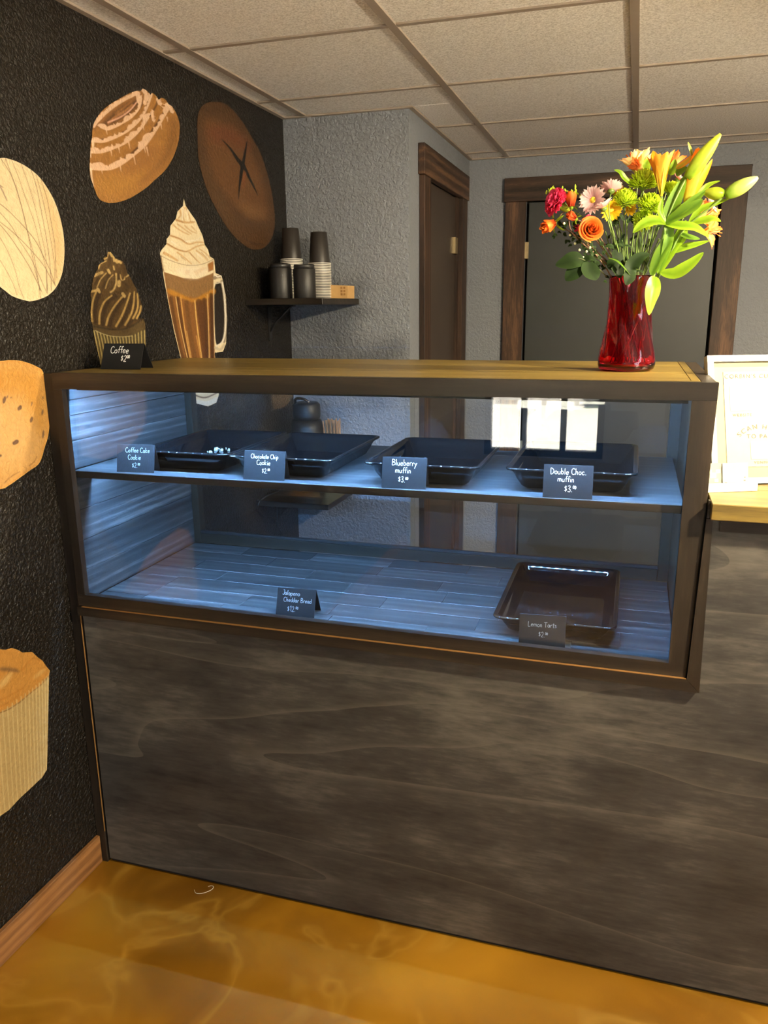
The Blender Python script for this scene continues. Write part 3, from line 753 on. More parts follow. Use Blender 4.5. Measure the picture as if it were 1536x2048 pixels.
ORD = 'first second third fourth fifth sixth seventh eighth ninth tenth eleventh twelfth thirteenth fourteenth fifteenth sixteenth seventeenth eighteenth nineteenth twentieth twenty-first twenty-second twenty-third twenty-fourth twenty-fifth twenty-sixth'.split()
for nm_, x, y in (('left', 0.0735, 1.355), ('right', 0.1875, 1.36)):
    N = 26 if nm_ == 'left' else 23
    for k in range(N):
        top = k == N - 1
        lab = ('black paper cup upside down on top of the %s cup stack' % nm_) if top else ('nested paper cup whose white rim is the %s from the top of the %s stack' % (ORD[N - 1 - k], nm_))
        place_cup(x, y, ZU + 0.0004 + k * 0.00585, lab, 'nested cups in the %s stack' % nm_)
def canister(x, y, z, r, h, label):
    o = thing('canister', (x, y, z), label, 'canister')
    part('body', 'canister', o, lambda b: b.lathe([(0.0, 0.0005), (r * 0.97, 0.0005), (r, 0.003), (r, h * 0.86), (r * .98, h * 0.87), (0, h * .87)], (x, y, z), 32))
    part('lid', 'canister', o, lambda b: b.lathe([(0.0, h * .872), (r * 0.93, h * .872), (r * 0.93, h * .965), (r * .90, h), (r * .82, h), (r * .80, h * .985), (0, h * .985)], (x, y, z), 32))
    return o
canister(0.098, 1.195, ZU, 0.0405, 0.124, 'matte black lidded canister in front of the left cup stack')
canister(0.1935, 1.19, ZU, 0.0405, 0.119, 'matte black lidded canister in front of the right cup stack')
canister(0.044, 1.285, ZU, 0.036, 0.118, 'matte black canister against the mural wall, mostly hidden')
kb = thing('kraft_box', (0.262, 1.40, ZU), 'small tan kraft box on the right end of the shelf', 'box')
part('box_body', 'kraft', kb, lambda b: b.add([(0.222, 1.36, ZU + .0006), (0.292, 1.372, ZU + .0006), (0.298, 1.44, ZU + .0006), (0.228, 1.428, ZU + .0006), (0.222, 1.36, ZU + .052), (0.296, 1.372, ZU + .048), (0.299, 1.44, ZU + .048), (0.228, 1.428, ZU + .052)], [(0, 1, 2, 3), (4, 7, 6, 5), (0, 4, 5, 1), (1, 5, 6, 2), (2, 6, 7, 3), (3, 7, 4, 0)]))
def stamps(b):
    for i in range(2):
        for j in range(3):
            x = 0.268 + i * 0.011; z = ZU + 0.012 + j * 0.012; y = 1.36 + (x - 0.222) * (0.012 / 0.072) - 0.0006
            b.box(x, x + 0.008, y - 0.0003, y + 0.0006, z, z + 0.008)
part('stamp_print', 'stamp', kb, stamps)
# things on the lower corner shelf, seen through the case
ap = thing('coffee_airpot', (0.125, 1.33, ZL), 'black airpot with a steel lever on the lower corner shelf', 'coffee pot')
part('body', 'canister', ap, lambda b: b.lathe([(0, 0.0006), (0.062, 0.0006), (0.066, 0.008), (0.066, 0.25), (0.058, 0.285), (0.0, 0.285)], (0.125, 1.33, ZL), 32))
part('head', 'black_metal', ap, lambda b: b.lathe([(0, 0.286), (0.052, 0.286), (0.056, 0.30), (0.055, 0.345), (0.045, 0.355), (0, 0.355)], (0.125, 1.33, ZL), 32))
part('lever', 'steel', ap, lambda b: b.tube(cr([(0.09, 1.30, ZL + .352), (0.1, 1.285, ZL + .372), (0.14, 1.265, ZL + .375), (0.165, 1.262, ZL + .362)], 5), 0.0055, 8))
sc_ = thing('stirrer_cup', (0.235, 1.36, ZL), 'tall kraft tub on the lower corner shelf', 'tub')
part('tub_wall', 'kraft', sc_, lambda b: b.box(0.195, 0.262, 1.33, 1.334, ZL + .001, ZL + .215).box(0.195, 0.262, 1.396, 1.40, ZL + .001, ZL + .215).box(0.195, 0.199, 1.334, 1.396, ZL + .001, ZL + .215).box(0.258, 0.262, 1.334, 1.396, ZL + .001, ZL + .215).box(0.199, 0.258, 1.334, 1.396, ZL + .001, ZL + .005))
for k in range(14):
    x = 0.206 + k * 0.0036; ln = -0.020 * (1 - k / 13.0)
    y = 1.345 + (k % 3) * 0.014
    b = MB(); z0 = ZL + 0.0065 + 0.0001 * k; z1 = ZL + 0.285 + random.uniform(-.006, .006)
    b.add([(x, y, z0), (x + .0016, y, z0), (x + .0016, y + .007, z0), (x, y + .007, z0), (x + ln, y, z1), (x + ln + .0016, y, z1), (x + ln + .0016, y + .007, z1), (x + ln, y + .007, z1)],
          [(0, 1, 2, 3), (4, 7, 6, 5), (0, 4, 5, 1), (1, 5, 6, 2), (2, 6, 7, 3), (3, 7, 4, 0)])
    o = b.build('wooden_stirrer', M['stirrer'], None, (x, y, z0)); o.location = (x, y, z0)
    tag(o, 'thin birch stirrer standing in the tub on the lower corner shelf', 'stirrer', 'wooden stirrers in the tub')
cb = MB(); cb.tube(cr([(0.03, 1.26, ZL + .004), (0.02, 1.12, ZL + .004), (0.012, 1.085, ZL - .02), (0.012, 1.13, ZL - .07), (0.012, 1.20, ZL - .09), (0.010, 1.25, ZL - .14), (0.010, 1.30, ZL - .21), (0.010, 1.34, ZL - .32), (0.010, 1.36, 0.01)], 6), 0.003, 6)
o = cb.build('power_cord', M['black_metal'], None, (0.02, 1.2, ZL)); o.location = (0.02, 1.2, ZL)
tag(o, 'thin dark power cord hanging below the lower corner shelf', 'cord')

# ================================================================== PAINTED FOOD ON THE LEFT WALL (flat wall paint)
def vnoise(P, s, seed=0):
    r = np.random.default_rng(seed); g = r.random((64, 64)); q = P / s
    i = np.floor(q).astype(int); f = q - i; f = f * f * (3 - 2 * f)
    a = g[i[:, 0] % 64, i[:, 1] % 64]; b = g[(i[:, 0] + 1) % 64, i[:, 1] % 64]; c = g[i[:, 0] % 64, (i[:, 1] + 1) % 64]; d = g[(i[:, 0] + 1) % 64, (i[:, 1] + 1) % 64]
    return (a * (1 - f[:, 0]) + b * f[:, 0]) * (1 - f[:, 1]) + (c * (1 - f[:, 0]) + d * f[:, 0]) * f[:, 1]
def seg_dist(P, A, B):
    d = B - A; L = max((d * d).sum(), 1e-9); t = np.clip(((P - A) @ d) / L, 0, 1); q = A + t[:, None] * d
    return np.hypot(*(P - q).T), t
def poly_sd(P, poly):
    poly = np.array(poly, float); best = np.full(len(P), 1e9); ins = np.zeros(len(P), bool)
    for i in range(len(poly)):
        A, B = poly[i], poly[(i + 1) % len(poly)]
        d, _ = seg_dist(P, A, B); best = np.minimum(best, d)
        c = (A[1] > P[:, 1]) != (B[1] > P[:, 1])
        with np.errstate(divide='ignore', invalid='ignore'):
            ins ^= c & (P[:, 0] < (B[0] - A[0]) * (P[:, 1] - A[1]) / (B[1] - A[1] + 1e-12) + A[0])
    return np.where(ins, -best, best)
GAIN = 0.60
def col(c): return np.array(sl(c)) * GAIN
class Paint:
    """a patch of wall paint; coordinates are the pixels of a close-up (ox,oy,scale) of the wall, mapped onto the wall plane"""
    def __init__(s, name, label, outline, ox, oy, sc, base, step=1.0):
        s.T = lambda p: np.array(p, float) / sc + np.array([ox, oy]); s.sc = sc; s.name = name; s.label = label
        s.out = s.T(outline)
        x0, y0 = s.out.min(0) - 2; x1, y1 = s.out.max(0) + 2
        nx, ny = int((x1 - x0) / step) + 2, int((y1 - y0) / step) + 2
        gx, gy = np.meshgrid(np.arange(nx) * step + x0, np.arange(ny) * step + y0)
        s.P = np.stack([gx.ravel(), gy.ravel()], 1); s.nx, s.ny = nx, ny
        s.sd = poly_sd(s.P, s.out); s.C = np.tile(col(base), (len(s.P), 1))
    def _mixin(s, idx, a, c):
        s.C[idx] = s.C[idx] * (1 - a[:, None]) + c * a[:, None]
    def fill(s, pts, c, feather=1.0, alpha=1.0, closed=True, n=5):
        poly = np.array(cr(s.T(pts), n, True)) if n else s.T(pts)
        lo, hi = poly.min(0) - feather - 1, poly.max(0) + feather + 1
        idx = np.where(((s.P > lo) & (s.P < hi)).all(1))[0]
        if len(idx) == 0: return s
        sd = poly_sd(s.P[idx], poly); a = np.clip(0.5 - sd / (2 * feather), 0, 1) * alpha
        s._mixin(idx, a, col(c)); return s
    def line(s, pts, w0, w1, c, alpha=1.0, feather=0.6, n=6, jag=0.0):
        """stroke, widths in photo pixels; jag adds a ragged dripping lower edge"""
        Q = np.array(cr(s.T(pts), n)) if len(pts) > 2 else s.T(pts)
        mw = max(w0, w1) / 2 + feather + abs(jag) + 1
        lo, hi = Q.min(0) - mw, Q.max(0) + mw; idx = np.where(((s.P > lo) & (s.P < hi)).all(1))[0]
        if len(idx) == 0: return s
        R = s.P[idx]; best = np.full(len(idx), -1e9)
        for k in range(len(Q) - 1):
            d, t = seg_dist(R, Q[k], Q[k + 1]); tt = (k + t) / (len(Q) - 1); w = (w0 + (w1 - w0) * tt) / 2
            if jag:
                dv = Q[k + 1] - Q[k]; side = (R[:, 0] - Q[k][0]) * dv[1] - (R[:, 1] - Q[k][1]) * dv[0]
                ex = vnoise(np.stack([tt * 260 + 50, np.zeros_like(tt)], 1), 7.0, 5) ** 2 * jag
                w = np.where(side * np.sign(jag) < 0, w + np.abs(ex), w)
            best = np.maximum(best, w - d)
        a = np.clip(0.5 + best / (2 * feather), 0, 1) * alpha
        s._mixin(idx, a, col(c)); return s
    def mottle(s, scale, amt, seed=1):
        n = vnoise(s.P, scale, seed) - 0.5; s.C *= (1 + n * 2 * amt)[:, None]; return s
    def edge(s, width, c, alpha):
        a = np.clip(1 + s.sd / width, 0, 1) * alpha; s._mixin(np.arange(len(s.P)), a, col(c)); return s
    def build(s, off=0.0008):
        ny, nx = s.ny, s.nx
        g = (s.sd < 0.75).reshape(ny, nx); q = g[:-1, :-1] & g[:-1, 1:] & g[1:, :-1] & g[1:, 1:]
        jj, ii = np.where(q); a = jj * nx + ii
        F = np.stack([a, a + 1, a + nx + 1, a + nx], 1)
        used = np.unique(F); rm = np.full(len(s.P), -1); rm[used] = np.arange(len(used))
        P = s.P[used].copy(); sd = s.sd[used]
        cnt = np.bincount(rm[F].ravel(), minlength=len(used)); bd = np.where(cnt < 4)[0]
        for k in bd:                                    # pull the rim onto the outline
            best = 1e9; bp = P[k]
            for i in range(len(s.out)):
                A, B = s.out[i], s.out[(i + 1) % len(s.out)]; d = B - A; t = min(1, max(0, ((P[k] - A) @ d) / max(d @ d, 1e-9)))
                qq = A + t * d; dd = ((P[k] - qq) ** 2).sum()
                if dd < best: best, bp = dd, qq
            if best < 2.5: P[k] = bp
        D = CF[None] + CR[None] * ((P[:, 0] - 768) / FOC)[:, None] - CU[None] * ((P[:, 1] - 1024) / FOC)[:, None]
        t = (off - CAM[0]) / D[:, 0]; V = CAM[None] + D * t[:, None]
        me = bpy.data.meshes.new(s.name); me.from_pydata(V.tolist(), [], rm[F].tolist())
        ca = me.color_attributes.new('paint', 'FLOAT_COLOR', 'POINT')
        C = np.ones((len(used), 4)); C[:, :3] = np.clip(s.C[used], 0, 1); ca.data.foreach_set('color', C.ravel())
        me.materials.append(M['mural']); o = bpy.data.objects.new(s.name, me); COL.objects.link(o); o.parent = WL
        o['label'] = s.label; return o
def spl(pts, n=6): return [tuple(p) for p in cr(pts, n, True)]

# --- drizzled pale pastry at the left edge
p = Paint('painted_pastry', 'painted pale pastry with thin brown drizzle lines', spl([(0, 105), (150, 125), (280, 180), (400, 255), (520, 365), (620, 510), (700, 660), (760, 830), (800, 1000), (822, 1180), (825, 1330), (800, 1560), (730, 1740), (630, 1850), (520, 1905), (400, 1935), (300, 1920), (160, 1870), (50, 1790), (-60, 1710), (-300, 1600), (-560, 1380), (-700, 1000), (-600, 520), (-300, 200)]), 0, 300, 6.4, (236, 214, 168), 1.25)
p.mottle(22, .06).mottle(7, .04, 4).edge(5, (250, 226, 186), .7)
p.fill([(520, 400), (700, 700), (800, 1100), (810, 1500), (700, 1700), (680, 1200), (600, 700)], (222, 178, 110), 12, .55)
dr = (88, 46, 26)
for pts, w in (([(10, 110), (110, 260), (200, 460), (270, 700), (330, 950), (400, 1280), (440, 1500), (490, 1700), (520, 1900)], .9), ([(70, 110), (150, 330), (215, 520), (290, 780), (350, 1030), (430, 1330), (470, 1560), (515, 1800)], 1.0),
               ([(150, 130), (230, 330), (330, 620), (440, 930), (520, 1250), (590, 1540), (610, 1840)], .8), ([(270, 180), (350, 400), (440, 700), (530, 1080), (590, 1400), (600, 1800)], .8),
               ([(400, 260), (470, 480), (520, 740), (570, 1000), (620, 1300), (650, 1600), (655, 1800)], 1.0), ([(460, 320), (530, 560), (590, 830), (650, 1150), (700, 1480), (700, 1700)], .8),
               ([(525, 380), (600, 620), (650, 900), (700, 1200), (715, 1500), (728, 1640)], .9), ([(0, 690), (100, 770), (220, 890), (350, 1030), (470, 1190), (560, 1370), (640, 1540), (710, 1740)], 1.1),
               ([(0, 800), (150, 980), (250, 1160), (380, 1360), (480, 1560), (560, 1740), (600, 1830)], .9), ([(0, 920), (150, 1040), (300, 1180), (430, 1320), (560, 1480), (640, 1620), (700, 1720)], 1.0),
               ([(0, 955), (120, 1100), (250, 1290), (380, 1500), (470, 1680), (530, 1810)], 1.1), ([(0, 1120), (110, 1320), (200, 1560), (250, 1760), (305, 1900)], .8),
               ([(0, 1410), (90, 1560), (170, 1720), (220, 1860)], .8), ([(-600, 700), (-300, 560), (0, 690)], 1.2), ([(-650, 1000), (-300, 860), (0, 960)], 1.1), ([(-500, 420), (-200, 330), (40, 480)], 1.2), ([(-560, 1300), (-300, 1180), (0, 1410)], 1.0)):
    p.line(pts, w * 1.1, w, dr, .85, .5)
p.line([(-60, 380), (20, 500), (90, 650)], 4, 2, (150, 126, 108), .8)
p.build()

# --- cinnamon roll
OUT = spl([(135, 1230), (140, 1100), (145, 1000), (150, 890), (165, 820), (175, 690), (200, 590), (290, 450), (420, 340), (560, 255), (680, 190), (790, 150), (850, 150), (880, 120), (950, 165), (985, 205), (1010, 180), (1070, 230), (1100, 275), (1140, 248), (1200, 280), (1235, 335), (1290, 375), (1350, 480), (1390, 620), (1385, 790), (1350, 950), (1280, 1120), (1180, 1270), (1050, 1390), (930, 1500), (800, 1590), (650, 1670), (480, 1715), (350, 1705), (260, 1650), (210, 1540), (175, 1440), (145, 1350)], 4)
p = Paint('painted_cinnamon_roll', 'painted cinnamon roll with pale dripping icing', OUT, 160, 160, 6.98, (170, 118, 58))
p.mottle(16, .08).fill([(200, 1400), (600, 1300), (900, 1250), (760, 1500), (480, 1640), (300, 1600)], (190, 136, 62), 14, .6)
p.fill([(1250, 560), (1370, 600), (1370, 800), (1250, 1080), (1000, 1330), (820, 1450), (1100, 1150), (1230, 850)], (132, 88, 44), 8, .7)
p.fill([(700, 1000), (1000, 900), (1150, 1000), (900, 1250), (600, 1350)], (162, 110, 58), 12, .6)
ic = (238, 196, 160); ic2 = (232, 178, 152); dk = (88, 54, 26)
p.fill([(185, 690), (210, 580), (420, 360), (790, 160), (880, 200), (860, 330), (700, 480), (480, 620), (330, 660)], (152, 104, 56), 3, .9)
p.fill([(330, 600), (450, 470), (620, 350), (760, 290), (830, 290), (760, 420), (560, 560), (400, 640)], (96, 62, 34), 4, .85)
p.line([(400, 600), (520, 500), (650, 420), (730, 350)], 6, 5, (176, 122, 76), .9, 1.2); p.line([(395, 590), (560, 520), (700, 420), (790, 310)], 3.4, 2.6, ic2, .9, .8)
p.line([(500, 470), (620, 380), (720, 300)], 4, 3, (168, 116, 64), .8, 1.5)
p.line([(410, 660), (600, 580), (760, 480), (860, 350), (850, 250)], 3, 4, (104, 68, 36), .8, 1.2)
for pts, w in (([(150, 825), (400, 825), (620, 720), (800, 590), (910, 430), (985, 220)], 3.6), ([(150, 985), (380, 985), (620, 880), (800, 740), (930, 560), (1040, 400), (1090, 280)], 3.8), ([(140, 1215), (400, 1215), (560, 1150), (750, 1000), (900, 850), (1040, 660), (1150, 500), (1235, 350)], 5.0)):
    p.line(pts, w, w * .9, dk, .85, 1.2)
for pts, w, j in (([(190, 640), (250, 560), (420, 400), (600, 280), (780, 190)], 8, 4), ([(290, 660), (400, 690), (560, 620), (720, 520), (830, 390), (860, 260)], 3.5, 9), ([(160, 850), (330, 860), (520, 790), (680, 700), (830, 560), (930, 400), (1000, 200)], 4.4, 8),
                  ([(155, 1010), (300, 1010), (480, 950), (650, 870), (800, 740), (900, 610), (960, 520)], 4.0, 11), ([(150, 1240), (400, 1245), (570, 1180), (760, 1040), (920, 900), (1060, 700), (1180, 500), (1250, 380)], 4.6, 15), ([(1000, 450), (1020, 560)], 5, 4), ([(1090, 270), (1110, 330)], 8, 3), ([(1250, 350), (1280, 440)], 7, 3), ([(880, 140), (920, 210), (900, 320)], 7, 3), ([(800, 200), (810, 280)], 7, 4)):
    p.line(pts, w, w * .85, ic, .95, .7, jag=-j)
for x, y, l in ((365, 700, 60), (680, 890, 70), (540, 960, 60), (430, 1000, 60), (750, 1080, 100), (930, 960, 100), (900, 960, 50), (300, 1260, 50), (560, 1220, 60), (1130, 640, 50), (880, 650, 50), (1215, 540, 40)):
    p.line([(x, y - 20), (x + l * .25, y + l)], 2.6, .8, ic, .95, .6)
p.line([(150, 1240), (165, 1360), (190, 1480)], 4, 1.5, (246, 214, 180), .95, .7); p.line([(180, 850), (185, 940)], 6, 4, (240, 206, 168), .95); p.line([(150, 1000), (150, 1080)], 3, 2, (240, 206, 168), .9)
p.mottle(4, .05, 9).build()

# --- bread loaf scored with an X
OUT = spl([(95, 470), (98, 300), (130, 180), (200, 110), (300, 88), (400, 95), (490, 140), (600, 250), (700, 390), (800, 560), (900, 740), (970, 940), (1020, 1120), (1060, 1330), (1085, 1540), (1080, 1720), (1030, 1860), (950, 1950), (840, 1978), (740, 1950), (610, 1850), (480, 1700), (340, 1470), (230, 1240), (160, 1030), (110, 800)], 5)
p = Paint('painted_bread_loaf', 'painted brown bread loaf scored with an X', OUT, 380, 190, 6.4, (86, 58, 32))
p.mottle(20, .1).fill([(180, 380), (330, 330), (560, 420), (720, 620), (850, 900), (950, 1200), (1000, 1500), (960, 1600), (760, 1560), (560, 1380), (380, 1180), (260, 900)], (112, 74, 40), 7, .9)
p.fill([(230, 420), (480, 400), (720, 560), (740, 700), (520, 640), (300, 600)], (116, 66, 40), 10, .7).fill([(600, 1380), (900, 1450), (940, 1560), (760, 1560)], (126, 88, 50), 8, .7)
p.fill([(120, 800), (230, 900), (420, 1300), (620, 1700), (480, 1690), (250, 1250)], (92, 64, 34), 6, .6)
sc_c = (26, 22, 16)
p.line([(410, 572), (520, 690), (600, 810), (680, 910)], 1.5, 9, sc_c, 1, .6); p.line([(680, 890), (760, 1060), (830, 1200), (870, 1290)], 7, .8, sc_c, 1, .6)
p.line([(728, 600), (705, 740), (675, 900)], 2, 7, sc_c, 1, .6); p.line([(672, 880), (650, 1050), (630, 1200), (622, 1335)], 8, .8, sc_c, 1, .6)
p.line([(700, 1000), (680, 1180)], 5, 3, (136, 78, 44), .8, 2)
for k in range(9):
    p.line([(640 + 20 * k, 1800 + 14 * k), (760 + 16 * k, 1870 + 8 * k), (900 + 8 * k, 1905 + 2 * k)], 1.0, .6, (54, 34, 18), .6, .5)
for k in range(6):
    p.line([(330 + 30 * k, 1400 + 60 * k), (430 + 30 * k, 1560 + 50 * k), (560 + 20 * k, 1720 + 30 * k)], 1.0, .6, (66, 44, 22), .5, .5)
p.mottle(3, .05, 3).build()

# --- tall glass mug of iced coffee with whipped cream
MUG = [(118, 700), (130, 760), (165, 1000), (235, 1370), (300, 1680), (372, 1975), (430, 2230), (520, 2420), (560, 2510), (700, 2545), (800, 2500), (830, 2400), (800, 2200), (785, 1990), (780, 1900), (880, 1885), (915, 1790), (930, 1500), (915, 1220), (880, 1040), (860, 970), (790, 940), (772, 770), (720, 740), (700, 660), (660, 600), (630, 480), (590, 400), (548, 300), (490, 220), (430, 130), (406, 38), (398, 130), (330, 200), (312, 285), (245, 370), (240, 480), (200, 530), (200, 590), (140, 660)]
p = Paint('painted_iced_coffee', 'painted tall glass mug of coffee with whipped cream', MUG, 300, 390, 6.02, (240, 224, 184))
cream = (246, 228, 188)
p.C[:] = col(cream); p.mottle(14, .06)
# wall colour inside the handle loop
p.fill([(785, 1080), (850, 1060), (885, 1200), (905, 1400), (900, 1640), (870, 1770), (800, 1800), (778, 1600), (768, 1300)], (42, 36, 30), .7)
p.fill([(798, 2000), (815, 2230), (870, 2230), (880, 2000)], (42, 36, 30), .7, n=0)
p.fill([(165, 925), (400, 1000), (560, 1010), (700, 985), (765, 930), (770, 1500), (785, 1990), (800, 2300), (560, 2380), (430, 2230), (372, 1975), (300, 1680), (235, 1370)], (146, 96, 46), .8, n=0)
p.fill([(180, 940), (400, 1010), (560, 1015), (760, 940), (765, 1150), (540, 1240), (330, 1190), (215, 1150)], (150, 112, 68), 1.2, n=0); 
p.fill([(215, 1130), (330, 1170), (480, 1240), (580, 1230), (765, 1130), (765, 1200), (560, 1290), (400, 1250), (230, 1190)], (204, 142, 48), 2, .8)
for pts, w, c in (([(250, 1240), (330, 1700), (420, 2050)], 7, (96, 62, 30)), ([(330, 1240), (390, 1620), (470, 2050)], 7, (88, 54, 26)), ([(440, 1290), (490, 1700), (560, 2050)], 9, (120, 80, 38)), ([(590, 1290), (640, 1650), (680, 2050)], 13, (92, 56, 28)), ([(650, 1260), (680, 1600), (690, 2000)], 8, (84, 52, 26)), ([(735, 1200), (745, 1600), (750, 1990)], 7, (70, 42, 22))):
    p.line(pts, w, w, c, .85, 1.5)
for pts, w, c in (([(310, 1230), (370, 1600), (470, 2050)], 1.6, (236, 190, 120)), ([(370, 1230), (420, 1620), (500, 2050)], 1.8, (230, 176, 96)), ([(540, 1270), (570, 1600), (640, 2080)], 2.2, (238, 190, 110)), ([(690, 1200), (705, 1600), (715, 2000)], 1.8, (230, 184, 116)), ([(440, 1640), (500, 1980)], 1.4, (220, 170, 96)), ([(560, 1700), (620, 2000)], 3, (196, 140, 70)),
                  ([(118, 720), (170, 1030), (240, 1400), (310, 1720), (380, 2010), (430, 2230)], 2.2, (250, 226, 176)), ([(770, 780), (768, 1300), (780, 1800), (800, 2200)], 1.6, (240, 214, 170))):
    p.line(pts, w, w, c, .95, .5)
p.line([(115, 720), (250, 790), (440, 845), (620, 835), (772, 770)], 1.2, 1.2, (110, 76, 44), .8, .5)
p.line([(130, 740), (140, 830), (158, 910)], 4, 4, (120, 80, 44), .8, .8)
p.fill([(695, 830), (765, 790), (765, 900), (700, 930)], (170, 112, 54), 1.2, n=0).fill([(520, 920), (640, 870), (680, 880), (560, 970)], (216, 164, 90), 2, .8, n=0).fill([(420, 910), (480, 910), (460, 950), (425, 950)], (206, 150, 80), 2, .7)
p.fill([(320, 920), (400, 870), (640, 860), (690, 930), (560, 1000), (420, 990)], (250, 238, 214), 5, .5)
sh = (206, 158, 92)
for pts, w in (([(320, 300), (420, 330), (530, 330)], 5), ([(360, 180), (370, 240), (340, 280)], 3.5), ([(410, 150), (400, 260), (420, 320)], 2.4), ([(430, 150), (470, 250), (490, 320)], 3), ([(275, 360), (370, 430), (470, 480)], 3), ([(330, 350), (440, 430), (500, 470)], 2.6), ([(420, 370), (490, 430), (560, 460)], 2.4), ([(500, 380), (560, 440)], 2.2),
               ([(250, 490), (360, 530), (460, 590), (560, 570), (640, 570)], 4), ([(210, 590), (320, 650), (440, 680), (560, 620), (650, 600)], 4), ([(330, 690), (420, 760), (500, 830)], 3), ([(470, 690), (540, 760), (600, 820)], 2.6), ([(560, 670), (640, 730), (690, 790)], 2.6), ([(600, 650), (690, 720), (720, 760)], 2.2), ([(170, 700), (250, 740), (330, 790)], 6)):
    p.line(pts, w, w * .6, sh, .85, 1.1)
for pts, w in (([(250, 490), (360, 525), (450, 580)], 1.2), ([(210, 585), (330, 655), (450, 685)], 1.2), ([(370, 740), (430, 790)], 1.0), ([(480, 690), (560, 790)], 1.0), ([(620, 690), (700, 780)], 1.0), ([(320, 300), (400, 330)], 1.3), ([(480, 320), (540, 320)], 1.0)):
    p.line(pts, w, w * .7, (150, 96, 50), .85, .5)
for pts in (([(400, 160), (390, 300)]), ([(450, 180), (455, 300)]), ([(430, 560), (560, 540), (610, 500)]), ([(260, 560), (330, 610)]), ([(560, 700), (640, 770)])):
    p.line(pts, 2.4, 1.4, (255, 246, 224), .8, .8)
hd = (214, 200, 176)
p.line([(775, 1000), (810, 985), (850, 985)], 7, 6, (150, 128, 100), .9, .8); p.line([(780, 960), (815, 985), (850, 975), (868, 1000)], 2.4, 2.2, (250, 240, 220), 1, .5); p.line([(775, 1070), (820, 1060), (855, 1050)], 2, 2, (236, 222, 196), .9, .5)
p.line([(865, 1040), (895, 1200), (912, 1420), (908, 1640), (890, 1760)], 6, 7, (150, 134, 114), .9, .7); p.line([(870, 1050), (895, 1220), (908, 1440), (905, 1640), (870, 1770), (800, 1820)], 2.8, 3.4, (248, 238, 218), 1, .6)
p.line([(790, 1840), (850, 1860), (890, 1810)], 6, 4, (206, 190, 164), .9, .8)
p.line([(540, 2480), (680, 2510), (800, 2460)], 9, 9, (244, 236, 216), .95, .8); p.line([(520, 2400), (660, 2440), (810, 2380)], 3, 3, (110, 78, 50), .9, .8)
p.mottle(3, .05, 5).build()

# --- chocolate cupcake behind the coffee card
OUT = [(205, 1300), (180, 1240), (170, 1100), (185, 960), (185, 900), (170, 790), (200, 720), (195, 640), (220, 540), (260, 445), (290, 410), (300, 340), (350, 290), (400, 270), (385, 220), (410, 185), (445, 200), (455, 110), (500, 115), (530, 150), (575, 210), (620, 235), (690, 260), (740, 340), (770, 450), (800, 490), (880, 640), (930, 730), (975, 860), (1020, 990), (1010, 1090), (950, 1200), (1040, 1210), (1070, 1290), (1070, 1370), (1085, 1700), (1085, 2300), (360, 2300), (330, 1900), (250, 1600), (215, 1380)]
p = Paint('painted_cupcake', 'painted chocolate cupcake in a pleated paper case', OUT, 160, 490, 8.19, (92, 68, 34))
p.mottle(9, .16)
p.fill([(215, 1380), (500, 1500), (800, 1500), (1070, 1370), (1090, 2300), (360, 2300), (330, 1900)], (92, 78, 44), .8, n=0)
for k in range(17):
    x = 225 + k * 52; x2 = 330 + k * 46
    p.line([(x, 1400 + 60 * math.sin(PI * k / 16)), ((x + x2) / 2, 1640), (x2, 1950), (x2 + 10, 2290)], 2.2, 1.6, (200, 176, 112), .9, .6)
p.fill([(200, 1290), (500, 1400), (760, 1370), (1030, 1210), (1070, 1290), (1050, 1370), (850, 1480), (600, 1500), (350, 1450), (220, 1370)], (98, 78, 44), 1)
p.line([(220, 1330), (500, 1380), (760, 1370), (940, 1270), (1020, 1220)], 3, 3, (46, 34, 20), .8, 1.5)
li = (196, 160, 92); lo_ = (62, 42, 20)
for pts in ([(270, 760), (215, 900), (190, 1080), (200, 1250)], [(520, 830), (400, 930), (330, 1100), (315, 1290)], [(690, 850), (560, 1010), (470, 1170), (430, 1310)], [(820, 790), (760, 970), (690, 1150), (590, 1330)], [(890, 770), (880, 950), (840, 1120), (740, 1310)], [(940, 800), (950, 950), (930, 1080), (870, 1200)], [(1000, 1000), (980, 1100), (930, 1200)]):
    q = [(x + 55, y + 10) for x, y in pts]
    p.line(q, 9, 8, lo_, .75, 2.0); p.line(pts, 3.0, 4.0, li, .9, .9)
for pts, w in (([(430, 460), (340, 560), (280, 690)], 2), ([(540, 490), (460, 580), (415, 710)], 2), ([(590, 470), (595, 600), (560, 720), (500, 775)], 3.4), ([(330, 300), (300, 390)], 3), ([(350, 300), (430, 260)], 2), ([(460, 120), (440, 210), (390, 230)], 3), ([(240, 500), (360, 450)], 6), ([(190, 760), (270, 745)], 5), ([(290, 720), (320, 770)], 5), ([(460, 410), (490, 460)], 5), ([(550, 350), (560, 400)], 3), ([(660, 490), (680, 570), (720, 570), (735, 530)], 2.4), ([(500, 130), (520, 180)], 5), ([(550, 190), (560, 260)], 4), ([(590, 250), (610, 280)], 6), ([(640, 270), (670, 290)], 5), ([(640, 600), (640, 660)], 7), ([(760, 520), (800, 490)], 3), ([(700, 800), (730, 840)], 6)):
    p.line(pts, w, w, (206, 172, 108), .9, .8)
for pts in ([(320, 480), (250, 640)], [(480, 500), (380, 700)], [(640, 460), (620, 560)], [(700, 600), (800, 690)], [(300, 840), (230, 1200)], [(480, 200), (490, 330)], [(700, 340), (740, 450)]):
    p.line(pts, 6, 5, lo_, .6, 2.5)
p.line([(250, 1400), (350, 1445), (500, 1490), (700, 1505), (850, 1490)], 1.2, 1.2, (220, 204, 150), .8, .6)
p.mottle(3, .12, 8).build()

